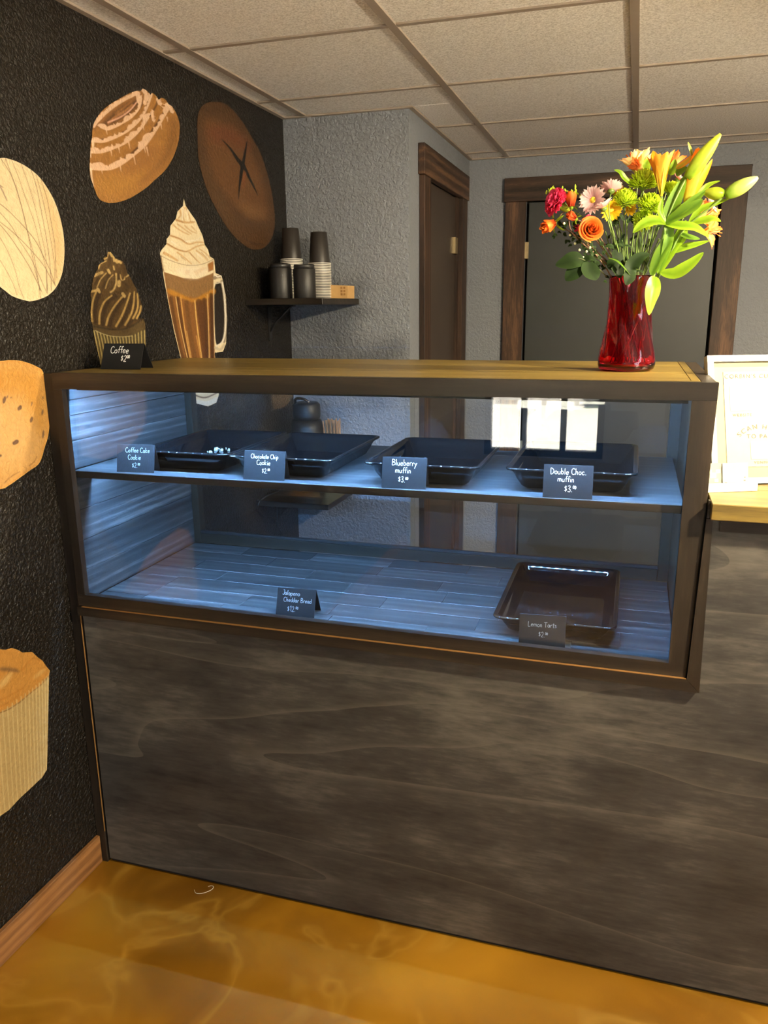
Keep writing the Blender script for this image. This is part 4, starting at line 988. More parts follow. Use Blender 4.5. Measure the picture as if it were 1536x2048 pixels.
# --- chocolate chip cookie
OUT = spl([(0, 150), (120, 138), (260, 145), (380, 175), (500, 225), (580, 285), (640, 480), (680, 800), (665, 1130), (610, 1330), (540, 1540), (400, 1650), (250, 1760), (120, 1850), (0, 1900), (-400, 1940), (-900, 1800), (-1150, 1300), (-1100, 700), (-800, 260), (-380, 150)])
p = Paint('painted_cookie', 'painted golden chocolate chip cookie', OUT, 0, 700, 6.825, (216, 164, 92), 1.25)
p.mottle(20, .06).fill([(-900, 300), (0, 200), (500, 300), (600, 700), (540, 1100), (300, 650), (-300, 640)], (204, 142, 50), 18, .7).edge(7, (206, 140, 54), .8).edge(1.6, (236, 190, 110), .8)
p.fill([(-300, 700), (200, 720), (420, 1000), (400, 1400), (100, 1600), (-400, 1500)], (224, 178, 112), 18, .6)
for x, y, w, h in ((60, 680, 24, 50), (100, 640, 10, 20), (270, 790, 30, 38), (435, 735, 10, 30), (430, 950, 22, 40), (215, 1260, 42, 36), (5, 1445, 20, 20), (585, 650, 8, 20), (580, 850, 14, 40), (590, 1150, 14, 60), (150, 650, 10, 10), (-200, 500, 30, 40), (-420, 900, 40, 40), (-150, 1100, 36, 44), (-650, 700, 36, 30), (-600, 1300, 40, 44), (-250, 1600, 36, 30), (-850, 1050, 36, 40)):
    p.fill([(x - w * .7, y + h), (x - w, y), (x + w * .2, y - h), (x + w, y - h * .5), (x + w * .6, y + h * .5)], (104, 74, 56), .9, .95); p.line([(x - w * .4, y + h * .5), (x + w * .5, y - h * .5)], 1.6, 1, (150, 116, 92), .6)
for pts in ([(60, 1815), (150, 1730), (270, 1660)], [(400, 1580), (470, 1520), (500, 1450)]): p.line(pts, 2.2, 1.4, (140, 92, 46), .8, .8)
p.mottle(5, .07, 2).build()

# --- muffin in a pleated case
OUT = [(0, 100), (60, 105), (125, 85), (190, 105), (240, 135), (345, 128), (400, 180), (460, 225), (500, 285), (538, 330), (530, 380), (520, 800), (512, 1250), (505, 1400), (455, 1480), (340, 1590), (210, 1710), (100, 1830), (0, 1900), (-400, 2200), (-900, 2350), (-1300, 1700), (-1400, 760), (-1330, 500), (-1100, 250), (-600, 90), (-250, 60)]
p = Paint('painted_muffin', 'painted golden muffin in a pleated cream paper case', OUT, 0, 1280, 5.39, (204, 172, 112), 1.3)
p.mottle(14, .05)
p.fill([(0, 800), (200, 680), (400, 520), (530, 390), (520, 1400), (330, 1600), (0, 1900)], (186, 156, 98), 14, .5, n=0)
p.fill([(-1400, 760), (-1330, 480), (-1100, 250), (-600, 80), (-250, 60), (0, 95), (125, 80), (240, 130), (345, 125), (460, 220), (540, 320), (525, 385), (440, 480), (320, 575), (190, 680), (0, 780), (-500, 900), (-1000, 900)], (208, 146, 66), .9, n=0)
p.line([(-1000, 905), (-500, 905), (0, 785), (190, 685), (320, 580), (440, 485), (530, 385)], 2.2, 1.4, (128, 80, 34), .9, .8)
p.fill([(0, 300), (60, 290), (180, 310), (200, 350), (60, 340), (0, 330)], (112, 84, 58), 3, .7); p.fill([(0, 460), (90, 370), (130, 360), (80, 460), (0, 520)], (232, 188, 112), 4, .8); p.fill([(360, 410), (440, 330), (490, 320), (420, 390)], (230, 184, 106), 3, .7)
for pts in ([(-300, 760), (0, 650), (250, 520)], [(-300, 820), (0, 720), (200, 600)], [(230, 330), (350, 200), (430, 220)]): p.line(pts, 3, 2, (184, 116, 40), .6, 1.6)
for k in range(30):
    x = 512 - k * (26 + k * 1.2); yt = 400 + (512 - x) * .74 if x > 0 else 790 + (0 - x) * .2
    p.line([(x, min(yt, 900)), (x + 10 + (512 - x) * .03, 1100), (x + 30 + (512 - x) * .1, 1850), (x + 60 + (512 - x) * .2, 2400)], 1.5, 1.2, (240, 214, 150), .75, .6)
p.mottle(4, .06, 6).build()

# ================================================================== SIGN AND CARD HOLDER ON THE WORKTOP
def lboard(b, org, ex, ez, nrm, x0, x1, z0, z1, n0, n1):
    v = [org + ex * x + ez * z + nrm * n for x in (x0, x1) for z in (z0, z1) for n in (n0, n1)]
    b.add(v, [(0, 1, 3, 2), (4, 6, 7, 5), (0, 4, 5, 1), (2, 3, 7, 6), (0, 2, 6, 4), (1, 5, 7, 3)])
def glyphtext(name, parent, mat, s_, size, org, ex, ez, nrm, spacing=1.25, arc=0.0):
    c = bpy.data.curves.new(name, 'FONT'); c.body = s_; c.size = size; c.space_character = spacing; c.align_x = 'CENTER'
    o = bpy.data.objects.new(name, c); COL.objects.link(o); dg = bpy.context.evaluated_depsgraph_get(); dg.update()
    me = bpy.data.meshes.new_from_object(o.evaluated_get(dg)); bpy.data.objects.remove(o); bpy.data.curves.remove(c)
    po = Vector(parent.location)
    for q in me.vertices:
        x, y = q.co.x, q.co.y
        if arc: a = x / arc; x, y = (arc + y) * math.sin(a), (arc + y) * math.cos(a) - arc
        q.co = org + ex * x + ez * y + nrm * 0.0006 - po
    me.materials.clear(); me.materials.append(M[mat]); o = bpy.data.objects.new(name, me); COL.objects.link(o); o.parent = parent; return o
yaw = math.radians(20); ex = Vector((math.cos(yaw), math.sin(yaw), 0)); lean = math.radians(17)
ey = Vector((-math.sin(yaw), math.cos(yaw), 0)); ez = Vector((0, 0, 1)) * math.cos(lean) + ey * math.sin(lean); nrm = -(ez.cross(ex)).normalized(); 
if nrm.y > 0: nrm = -nrm
O = Vector((1.5365, 0.142, 1.1485)); SW, SH = 0.215, 0.272
sg = thing('payment_sign', tuple(O), 'white framed payment sign standing on the worktop', 'sign')
part('frame', 'white', sg, lambda b: (lboard(b, O, ex, ez, nrm, 0, .013, 0, SH, -.012, .004), lboard(b, O, ex, ez, nrm, SW - .013, SW, 0, SH, -.012, .004), lboard(b, O, ex, ez, nrm, .013, SW - .013, 0, .013, -.012, .004), lboard(b, O, ex, ez, nrm, .013, SW - .013, SH - .013, SH, -.012, .004)))
part('mat_board', 'paper', sg, lambda b: lboard(b, O, ex, ez, nrm, .013, SW - .013, .013, SH - .013, -.010, -.004), 'cream mat border')
part('printed_sheet', 'paper2', sg, lambda b: lboard(b, O, ex, ez, nrm, .036, SW - .036, .036, SH - .034, -.0038, -.0030))
part('easel_leg', 'white', sg, lambda b: b.tube([O + ex * SW / 2 + ez * SH * .7 - nrm * .013, O + ex * SW / 2 - nrm * 0.105 + Vector((0, 0, .0325))], .004, 6))
T0 = O - nrm * 0.003
for s_, x, z, sz, arc in (("CORBIN'S CUSTOMS", SW / 2 + 0.002, .224, .0125, 0), ('WEBSITE', .073, .143, .0085, 0), ('SCAN HERE', SW / 2, .116, .014, .06), ('TO PAY', SW / 2, .096, .0125, 0), ('VENMO', SW / 2 + .004, .042, .0085, 0)):
    glyphtext('sign_lettering', sg, 'print', s_, sz, T0 + ex * x + ez * z, ex, ez, nrm, 1.3 if not arc else 1.35, arc)
part('blank_square', 'white', sg, lambda b: lboard(b, T0, ex, ez, nrm, .048, .098, .155, .207, .0002, .0006), 'blank white square on the sheet')
part('blank_square', 'white', sg, lambda b: lboard(b, T0, ex, ez, nrm, .088, .142, .052, .09, .0002, .0006), 'blank white square on the sheet')
yaw = math.radians(24); ex = Vector((math.cos(yaw), math.sin(yaw), 0)); ey = Vector((-math.sin(yaw), math.cos(yaw), 0)); up = Vector((0, 0, 1))
O = Vector((1.523, 0.064, 1.1478))
ch_ = thing('card_holder', tuple(O), 'small white marble card holder in front of the payment sign', 'card holder')
part('marble_base', 'marble', ch_, lambda b: (lboard(b, O, ex, up, ey, 0, .105, 0, .016, 0, .010), lboard(b, O, ex, up, ey, 0, .105, 0, .008, .010, .018), lboard(b, O, ex, up, ey, 0, .105, 0, .016, .018, .034)))
def cardboard(name, mat, x0, x1, h, dn, label, cat):
    ez = (up * math.cos(.2) + ey * math.sin(.2)).normalized(); n = -(ez.cross(ex)).normalized(); n = n if n.y < 0 else -n
    org = O + up * .0085 + ey * (0.0125 + dn)
    o = thing(name, tuple(org), label, cat)
    part('sheet', mat, o, lambda b: lboard(b, org, ex, ez, n, x0, x1, 0, h, 0, .0007)); return o, org, ez, n
oc, og, ezz, nn = cardboard('business_card', 'white', .037, .092, .047, .0, 'plain white card leaning in the marble holder', 'card')
part('print', 'print', oc, lambda b: (lboard(b, og, ex, ezz, nn, .082, .086, .010, .012, .0007, .0009), lboard(b, og, ex, ezz, nn, .083, .086, .016, .018, .0007, .0009), lboard(b, og, ex, ezz, nn, .042, .046, .006, .008, .0007, .0009)))
oc, og, ezz, nn = cardboard('picture_card', 'paper2', .002, .045, .047, .003, 'pale floral picture card behind the white card', 'card')
def blot(b):
    for k, (x, z, r) in enumerate(((.012, .03, .006), (.02, .022, .008), (.03, .03, .006), (.026, .012, .005))):
        lboard(b, og, ex, ezz, nn, x - r, x + r * .6, z - r * .6, z + r * .7, .0007, .0009 + .0001 * k)
part('floral_print', plain('pale_floral_ink', sl((206, 216, 170)), 0.7), oc, blot)
tb = MB(); tb.tube(cr([(0.352, -0.008, .0008), (0.360, -0.005, .0025), (0.368, -0.007, .0025), (0.366, -0.018, .001), (0.352, -0.034, .0008), (0.334, -0.040, .0008), (0.322, -0.030, .0008)], 6), 0.00055, 5)
o = tb.build('loose_thread', M['thread'], None, (0.35, -0.02, 0)); o.location = (0.35, -0.02, 0); tag(o, 'short curled white thread on the golden floor by the counter', 'thread')

# ================================================================== VASE AND FLOWERS
VX, VY = 1.3475, 0.288; VZ = ZT + 0.0006
prof = [(0.0, 0.0), (0.052, 0.0), (0.0595, 0.004), (0.0625, 0.013), (0.0620, 0.022), (0.058, 0.045), (0.0525, 0.075), (0.0475, 0.110), (0.0455, 0.140), (0.0455, 0.165), (0.0470, 0.188), (0.0485, 0.2030), (0.0475, 0.2045), (0.0455, 0.2030),
        (0.0435, 0.187), (0.0420, 0.165), (0.0420, 0.140), (0.044, 0.110), (0.049, 0.075), (0.0545, 0.045), (0.0580, 0.022), (0.0575, 0.016), (0.052, 0.011), (0.0, 0.010)]
def tw(r, z, a):
    k = max(0.0, min(1.0, (z - .012) / .03)) * max(0.0, min(1.0, (.19 - z) / .05)); inner = False
    return r * (1 + 0.032 * k * math.cos(9 * (a + z * 6.5))), a
vb = MB(); vb.lathe(prof, (VX, VY, VZ), 72, True, tw)
# denser profile for a smooth silhouette
def dense(pr, n=3):
    out = []
    for k in range(len(pr) - 1):
        for i in range(n): t = i / n; out.append(tuple(np.array(pr[k]) * (1 - t) + np.array(pr[k + 1]) * t))
    return out + [pr[-1]]
vb = MB(); vb.lathe([tuple(q) for q in dense(prof, 3)], (VX, VY, VZ), 72, True, tw)
vase = vb.build('flower_vase', M['vase'], None, (VX, VY, VZ)); vase.location = (VX, VY, VZ)
tag(vase, 'red glass vase with twisted ribs on top of the display case', 'vase')
VC = Vector((VX, VY, VZ))
def V3(a, b, c): return Vector(CR * a - CU * b - CF * c)   # right, down, toward the viewer
def frame(d, up=Vector((0, 0, 1))):
    d = d.normalized(); x = up.cross(d)
    x = x.normalized() if x.length > 1e-3 else Vector((1, 0, 0)); return x, d.cross(x), d
def petal(b, base, dirn, nrm, L, Wd, cup=0.2, curl=0.0, tipw=0.35, nu=6, nv=4, ruffle=0.0, bw=0.25, point=False):
    """a petal sheet leaving base along dirn, its upper face towards nrm; curl bends it back (-) or in (+)"""
    d = dirn.normalized(); s_ = d.cross(nrm).normalized(); n = s_.cross(d).normalized()
    vs_ = []; tt = []; ph = random.uniform(0, 6)
    pos = Vector(base); ang = 0.0
    for i in range(nu + 1):
        t = i / nu
        w = Wd / 2 * ((bw + (1 - bw) * math.sin(min(1, t * 1.25) * PI / 2)) if t < .7 else 1.0)
        if t > .7: w *= (1 - (1 - tipw) * ((t - .7) / .3) ** 1.6)
        if point: w = Wd / 2 * max(0.03, math.sin(PI * min(1, t * .93 + .05)) ** .75) * (1 if t < .98 else .3)
        ax = d * math.cos(ang) + n * math.sin(ang); nn = n * math.cos(ang) - d * math.sin(ang)
        if i: pos = pos + ax * (L / nu)
        for j in range(nv + 1):
            u = j / nv * 2 - 1
            rf = ruffle * math.sin(u * 7 + ph) * t * L
            vs_.append(pos + s_ * (u * w) + nn * (cup * w * u * u + rf) + ax * (-.12 * L * abs(u) ** 2 * (t > .9) * (0 if point else 1)))
            tt.append(t)
        ang += curl / nu
    F = [(i * (nv + 1) + j, i * (nv + 1) + j + 1, (i + 1) * (nv + 1) + j + 1, (i + 1) * (nv + 1) + j) for i in range(nu) for j in range(nv)]
    b.add(vs_, F, tt, True)
def leafblade(b, path, Wd, up, fold=0.25, nv=4, pw=.8):
    P = [Vector(p) for p in cr([tuple(q) for q in path], 5)]; n = len(P); vs_ = []; tt = []
    for i, p in enumerate(P):
        t = i / (n - 1); d = (P[min(i + 1, n - 1)] - P[max(i - 1, 0)]).normalized(); s_ = d.cross(up)
        s_ = s_.normalized() if s_.length > 1e-4 else Vector((1, 0, 0)); nn = s_.cross(d).normalized()
        w = Wd / 2 * max(.02, math.sin(PI * (0.04 + .95 * t ** pw)) ** .8)
        for j in range(nv + 1):
            u = j / nv * 2 - 1; vs_.append(p + s_ * u * w + nn * fold * w * abs(u)); tt.append(abs(u) * .8 + .1)
    F = [(i * (nv + 1) + j, i * (nv + 1) + j + 1, (i + 1) * (nv + 1) + j + 1, (i + 1) * (nv + 1) + j) for i in range(n - 1) for j in range(nv)]
    b.add(vs_, F, tt, True)
stem_i = [0]
def stem_path(top, dirn=None, mouth=None):
    """from the flower down into the vase"""
    stem_i[0] += 1; k = stem_i[0]
    a = k * 2.39996; r = 0.033 * math.sqrt(((k * 7) % 23) / 23.0)
    off = Vector((top[0] - VC.x, top[1] - VC.y, 0)); 
    mo = VC + Vector((0, 0, .205)) + (off.normalized() * min(.030, off.length * .3) if off.length > .005 else Vector((0, 0, 0))) + Vector((math.cos(a), math.sin(a), 0)) * r * .28
    if mouth is not None: mo = mouth
    bo = VC + Vector((math.cos(a) * r * 1.1, math.sin(a) * r * 1.1, 0.0150)) - off.normalized() * .008
    pts = [Vector(top)]
    if dirn is not None: pts.append(Vector(top) - dirn.normalized() * min(.05, (Vector(top) - mo).length * .35))
    pts += [mo, (mo * .45 + bo * .55), bo]
    return cr([tuple(q) for q in pts], 6)
def add_stem(o, top, dirn=None, r=0.0016, mat='stem', mouth=None):
    b = MB(); P = stem_path(top, dirn, mouth); b.tube(P, r, 6); b.build('stem', M[mat], o); return P
def flower(kind, u, v, Y, label, group=None):
    c = at(u, v, Y); return thing(kind, tuple(c), label, {'rose': 'rose', 'rose_bud': 'rose', 'carnation': 'carnation', 'daisy': 'daisy', 'button_chrysanthemum': 'chrysanthemum', 'peruvian_lily': 'flower', 'yellow_daisy': 'daisy', 'lily': 'lily'}.get(kind, 'flower'), group), c
def rose(u, v, Y, rad, d, label, mat='rose', stemmat='stem_brown'):
    o, c = flower('rose', u, v, Y, label); x, y, z = frame(d); base = c - z * rad * .75
    b = MB(); N = 34; nu, nv = 7, 8
    for k in range(N):
        t = k / (N - 1); a0 = k * 2.39996; r0 = rad * (0.03 + 0.84 * t ** 0.8); top = rad * (1.02 - .42 * t ** 1.5); hw = 1.25 - .35 * t; ph = random.uniform(0, 6)
        V = []; T = []
        for i in range(nu + 1):
            h = i / nu
            for j in range(nv + 1):
                u = j / nv * 2 - 1; a = a0 + u * hw
                r = r0 * (.35 + .65 * h ** .6) * (1 - .55 * (1 - t) ** 2 * h ** 2) + rad * .20 * t * h ** 4 + u * rad * .045 + rad * .012 * math.sin(3 * u + ph) * h
                zz_ = top * h - (rad * .10 * abs(u) ** 2.5 + rad * .10 * t * max(0, h - .85) * 6) * h
                V.append(base + (x * math.cos(a) + y * math.sin(a)) * r + z * zz_); T.append(h * (.35 + .65 * t))
        b.add(V, [(i * (nv + 1) + j, i * (nv + 1) + j + 1, (i + 1) * (nv + 1) + j + 1, (i + 1) * (nv + 1) + j) for i in range(nu) for j in range(nv)], T, True)
    b.build('petals', M[mat], o)
    part('calyx', 'stem', o, lambda q: [petal(q, base, (z * -.1 + (x * math.cos(i * 1.257) + y * math.sin(i * 1.257))), z, rad * .8, rad * .25, .2, -.5, point=True) for i in range(5)] and q.lathe([(0, -.004), (.004, -.003), (.0045, .002), (0, .006)], tuple(base), 8))
    add_stem(o, base - z * .003, d, .0016, stemmat); return o
def rosebud(u, v, Y, rad, L, d, label, mat='rose'):
    o, c = flower('rose_bud', u, v, Y, label); x, y, z = frame(d); base = c - z * L * .5
    b = MB()
    for k in range(9):
        a = k * 2.39996; rd = x * math.cos(a) + y * math.sin(a); t = k / 8
        petal(b, base + rd * rad * .12, z + rd * (.15 + .55 * t), -rd, L * (1.05 - .1 * t), rad * (1.3 + .7 * t), .75, .75 - .35 * t, tipw=.4, nu=6, nv=6, bw=.55, ruffle=.01)
    b.build('petals', M[mat], o)
    def cal(q):
        q.lathe([(0, -.005), (.0035, -.004), (.0042, .0), (.002, .004)], tuple(base), 8)
        for i in range(5):
            rd = x * math.cos(i * 1.257 + .4) + y * math.sin(i * 1.257 + .4); petal(q, base, z * .35 + rd, z, L * .75, rad * .38, .2, -.9, point=True)
    part('sepals', 'lily_leaf', o, cal)
    add_stem(o, base - z * .004, d, .0014, 'stem_brown'); return o
def carnation(u, v, Y, rad, d, label):
    o, c = flower('carnation', u, v, Y, label); x, y, z = frame(d); b = MB(); base = c - z * rad * .7
    for k in range(44):
        a = k * 2.39996; t = math.sqrt((k + .5) / 44); rd = x * math.cos(a) + y * math.sin(a); op = t * 1.35
        petal(b, base + z * rad * .1, z * math.cos(op) + rd * math.sin(op), z - rd * .2, rad * random.uniform(.95, 1.2), rad * .75, .1, -.3, tipw=.95, ruffle=.07, nu=5, nv=7, bw=.12)
    b.build('petals', M['pink'], o)
    part('calyx', 'bud', o, lambda q: q.tube([base + z * .004, base - z * .008, base - z * .022, base - z * .028], [.0075, .0085, .0065, .002], 12))
    add_stem(o, base - z * .026, d, .0015); return o
def daisy(u, v, Y, rad, d, label, mat='daisy', n=19, kind='daisy', cone=.25):
    o, c = flower(kind, u, v, Y, label); x, y, z = frame(d); b = MB()
    for row in range(2):
        for k in range(n):
            a = 2 * PI * (k + row * .5) / n + random.uniform(-.06, .06); rd = x * math.cos(a) + y * math.sin(a)
            petal(b, c + rd * rad * .14, rd + z * (cone + .22 * row), z, rad * random.uniform(.84, .95) * (1 - .08 * row), rad * .24, .3, random.uniform(-.25, .2), tipw=.45, nu=5, nv=2, bw=.45)
    b.build('petals', M[mat], o)
    part('disc', 'disc', o, lambda q: q.tube([c - z * .001, c + z * .0022, c + z * .0035], [rad * .24, rad * .21, rad * .08], 14))
    part('calyx', 'stem', o, lambda q: q.tube([c - z * .0008, c - z * .005, c - z * .0075], [rad * .3, rad * .26, rad * .08], 12))
    add_stem(o, c - z * .007, d, .0013); return o
def mum(u, v, Y, rad, d, label):
    o, c = flower('button_chrysanthemum', u, v, Y, label); x, y, z = frame(d); b = MB()
    N = 270
    for k in range(N):
        t = (k + .5) / N; a = k * 2.39996; ph = math.acos(1 - 1.25 * t); rd = x * math.cos(a) + y * math.sin(a)
        dr_ = z * math.cos(ph) + rd * math.sin(ph)
        petal(b, c - z * rad * .35 + dr_ * rad * .42, dr_, z - rd * .3 if ph > .4 else x, rad * random.uniform(.52, .66), rad * .13, .7, random.uniform(.2, .9), tipw=.8, nu=3, nv=2, bw=.7)
    q = b.build('florets', M['lime'], o); q['kind'] = 'stuff'
    part('calyx', 'stem', o, lambda q: q.tube([c - z * rad * .1, c - z * rad * .5, c - z * rad * .7], [rad * .45, rad * .34, rad * .1], 12))
    add_stem(o, c - z * rad * .65, d, .0017); return o
def alst(u, v, Y, L, d, label, mat='alst', spread=.6):
    o, c = flower('peruvian_lily', u, v, Y, label); x, y, z = frame(d); base = c - z * L * .5
    b = MB()
    for k in range(6):
        a = k * PI / 3 + .3; rd = x * math.cos(a) + y * math.sin(a); s2 = spread * (1.0 if k % 2 else .75)
        petal(b, base, z + rd * s2, -rd, L * (1.05 if k % 2 else 1.15), L * (.52 if k % 2 else .36), .35, -.55, tipw=.35, nu=6, nv=4, bw=.2)
    b.build('petals', M[mat], o)
    def st(q):
        for k in range(6):
            a = k * PI / 3; rd = x * math.cos(a) + y * math.sin(a); q.tube([base + z * L * .2, base + z * L * .75 + rd * L * .1, base + z * L * .95 + rd * L * .2], [.0006, .0005, .0009], 5)
    part('stamens', 'rose', o, st)
    add_stem(o, base, d, .0014); return o

# roses and carnation on the left
rose(1184, 455, 0.205, 0.0262, V3(.0, -.05, 1), 'open orange rose facing the viewer at lower left of the bouquet')
carnation(1104, 400, 0.235, 0.0285, V3(-.85, -.35, .35), 'hot pink carnation with pale green calyx at far left')
rosebud(1097, 451, 0.225, .0150, .040, V3(-.75, .45, .35), 'nodding orange rose below the pink carnation')
rosebud(1142, 398, 0.235, .0125, .034, V3(-.1, -1, .2), 'upright orange rose bud right of the pink carnation')
rosebud(1143, 432, 0.230, .0110, .024, V3(-.8, -.35, .3), 'small orange rose bud below the upright bud', 'rose_deep')
carnation(1180, 438, 0.250, 0.0170, V3(-.1, -.5, .6), 'small hot pink bloom half hidden behind the open rose')
rosebud(1156, 456, 0.245, .0085, .024, V3(-.4, .2, .5), 'small dark pink bud left of the open orange rose', 'pink')
# daisies
daisy(1186, 400, 0.245, 0.0300, V3(-.55, .15, .75), 'pale pink daisy facing left behind the open rose')
daisy(1222, 381, 0.262, 0.0275, V3(.1, -.95, -.15), 'pale pink daisy seen from below, topmost on the left', cone=.5)
daisy(1207, 416, 0.238, 0.0265, V3(-.35, -.75, .1), 'pale pink daisy seen edge-on above the open orange rose', cone=.45)
daisy(1232, 388, 0.285, 0.0260, V3(-.1, -.6, .5), 'upper yellow daisy behind the pink daisies', 'yellow', 13, 'yellow_daisy', .4)
daisy(1222, 420, 0.262, 0.0250, V3(-.1, .35, .8), 'lower yellow daisy behind the pink daisies', 'yellow', 13, 'yellow_daisy', .4)
daisy(1258, 418, 0.300, 0.0170, V3(.2, .3, .8), 'small yellow daisy below the lime chrysanthemums', 'yellow', 11, 'yellow_daisy', .4)
daisy(1418, 412, 0.330, 0.0250, V3(.7, -.3, .3), 'pale pink daisy at the right behind the orange blooms', cone=.4)
daisy(1356, 358, 0.335, 0.0190, V3(.5, -.6, .3), 'small pale daisy behind the lily stems at the top', cone=.4)
# lime button chrysanthemums
mum(1288, 358, 0.275, 0.0330, V3(.0, -.8, .5), 'uppermost lime green chrysanthemum in the middle')
mum(1250, 395, 0.262, 0.0290, V3(-.15, -.7, .6), 'lime green chrysanthemum at left beside the yellow daisies')
mum(1302, 404, 0.258, 0.0280, V3(.1, -.5, .75), 'lime green chrysanthemum below the orange lily bud')
mum(1288, 440, 0.265, 0.0235, V3(-.1, .1, .95), 'lowest lime green chrysanthemum hanging over the stems')
mum(1346, 378, 0.300, 0.0250, V3(.4, -.7, .4), 'lime green chrysanthemum right of the orange lily bud')
# peruvian lilies
alst(1266, 326, 0.325, 0.047, V3(-.35, -.9, .15), 'cream and orange peruvian lily at top left', 'alst_cream', .34)
alst(1283, 322, 0.345, 0.044, V3(.15, -1, .0), 'cream peruvian lily rising behind the top left bloom', 'alst_cream', .3)
alst(1277, 333, 0.300, 0.036, V3(-.7, -.45, .45), 'orange peruvian lily just above the upper chrysanthemum', 'alst', .28)
alst(1350, 320, 0.345, 0.034, V3(.25, -1, .1), 'small orange peruvian lily behind the orange lily bud', 'alst', .5)
alst(1414, 432, 0.300, 0.046, V3(.45, -.15, .85), 'orange peruvian lily facing right at the right edge', 'alst', .9)
alst(1424, 464, 0.290, 0.042, V3(.75, .25, .5), 'drooping orange peruvian lily, lowest at the right', 'alst', .8)
# lilies
def tepal_bud(b, A, B, rad, n=14, ridge=.16, prof=None):
    A = Vector(A); B = Vector(B); d = (B - A); L = d.length; x, y, z = frame(d); vs_ = []; tt = []; N = 12
    for i in range(N + 1):
        t = i / N; r = rad * max(.04, math.sin(PI * (.10 + .86 * t) ** .85) ** .75) if prof is None else rad * prof(t)
        for k in range(n):
            a = 2 * PI * k / n; rr = r * (1 + ridge * (abs(math.cos(1.5 * a)) - .6)); vs_.append(A + d * t + (x * math.cos(a) + y * math.sin(a)) * rr); tt.append(t)
    F = [(i * n + k, i * n + (k + 1) % n, (i + 1) * n + (k + 1) % n, (i + 1) * n + k) for i in range(N) for k in range(n)]
    F += [tuple(range(n))[::-1], tuple(N * n + k for k in range(n))]; b.add(vs_, F, tt, True)
def px(u, v, Y): return at(u, v, Y)
ly = thing('lily_stem', tuple(px(1331, 445, .245)), 'tall lily stem with orange trumpet bud and long green bud', 'lily')
j1 = px(1331, 446, .245); m1 = px(1306, 556, .262)
b = MB(); b.tube(stem_path(j1, None, m1), .0028, 8); b.build('stem', M['stem'], ly)
def mkbud(name, mat, u0, v0, u1, v1, Y0, Y1_, rad, par, **kw):
    b = MB(); tepal_bud(b, px(u0, v0, Y0), px(u1, v1, Y1_), rad, **kw); return b.build(name, M[mat], par)
def twig(par, pts, r=.0017, mat='stem'):
    b = MB(); b.tube(cr([tuple(px(*q)) for q in pts], 5), r, 6); return b.build('branch', M[mat], par)
twig(ly, [(1331, 446, .245), (1324, 415, .24), (1323, 392, .238)])
# the half open orange trumpet
tr = MB(); A = px(1323, 393, .238); x, y, z = frame(px(1321, 312, .238) - A)
for k in range(6):
    a = k * PI / 3 + .5; rd = x * math.cos(a) + y * math.sin(a)
    petal(tr, A, z + rd * .20, -rd, .092 if k % 2 else .086, .030, .55, -.22, tipw=.45, nu=9, nv=4, bw=.16)
tr.build('trumpet_bloom', M['lilyorange'], ly)
twig(ly, [(1331, 446, .245), (1350, 400, .245), (1371, 358, .25)], .002)
mkbud('closed_bud', 'bud', 1374, 356, 1441, 268, .25, .245, .0145, ly)
def yel(par, pts, wid, mat='lilyorange'):
    b = MB(); leafblade(b, [px(*q) for q in pts], wid, V3(0, 0, 1), .35); return b.build('tepal', M[mat], par)
ly2 = thing('lily_stem', tuple(px(1373, 420, .27)), 'lily stem with orange yellow bud behind the long green bud', 'lily')
b = MB(); b.tube(stem_path(px(1373, 418, .275), None, px(1313, 557, .272)), .0024, 8); b.build('stem', M['stem'], ly2)
mkbud('orange_bud', 'lilyorange', 1374, 405, 1404, 300, .272, .272, .0165, ly2, prof=lambda t: max(.12, math.sin(PI * (.12 + .62 * t)) ** .8))
twig(ly2, [(1373, 419, .275), (1373, 410, .273), (1375, 402, .272)], .0022)
for pts, w in (([(1381, 395, .268), (1402, 360, .262), (1425, 318, .262)], .015), ([(1352, 337, .285), (1372, 324, .275), (1392, 305, .272)], .012), ([(1380, 330, .272), (1389, 312, .27), (1398, 294, .27)], .011)): yel(ly2, pts, w)
yel(ly2, [(1387, 320, .27), (1381, 300, .27), (1376, 284, .272)], .007, 'budtip')
ly3 = thing('lily_stem', tuple(px(1420, 410, .25)), 'lily stem ending in two green buds pointing right', 'lily')
b = MB(); P3 = cr([tuple(px(*q)) for q in ((1450, 391, .235), (1425, 412, .24), (1398, 432, .246), (1362, 465, .255), (1340, 510, .26), (1316, 556, .268))], 6)
b.tube(P3 + stem_path(px(1316, 557, .268), None, px(1314, 562, .27))[2:], .0023, 8); b.build('stem', M['stem'], ly3)
mkbud('closed_bud', 'budtip', 1450, 392, 1516, 355, .235, .23, .0145, ly3)
mkbud('closed_bud', 'bud', 1449, 388, 1406, 385, .236, .242, .0125, ly3)
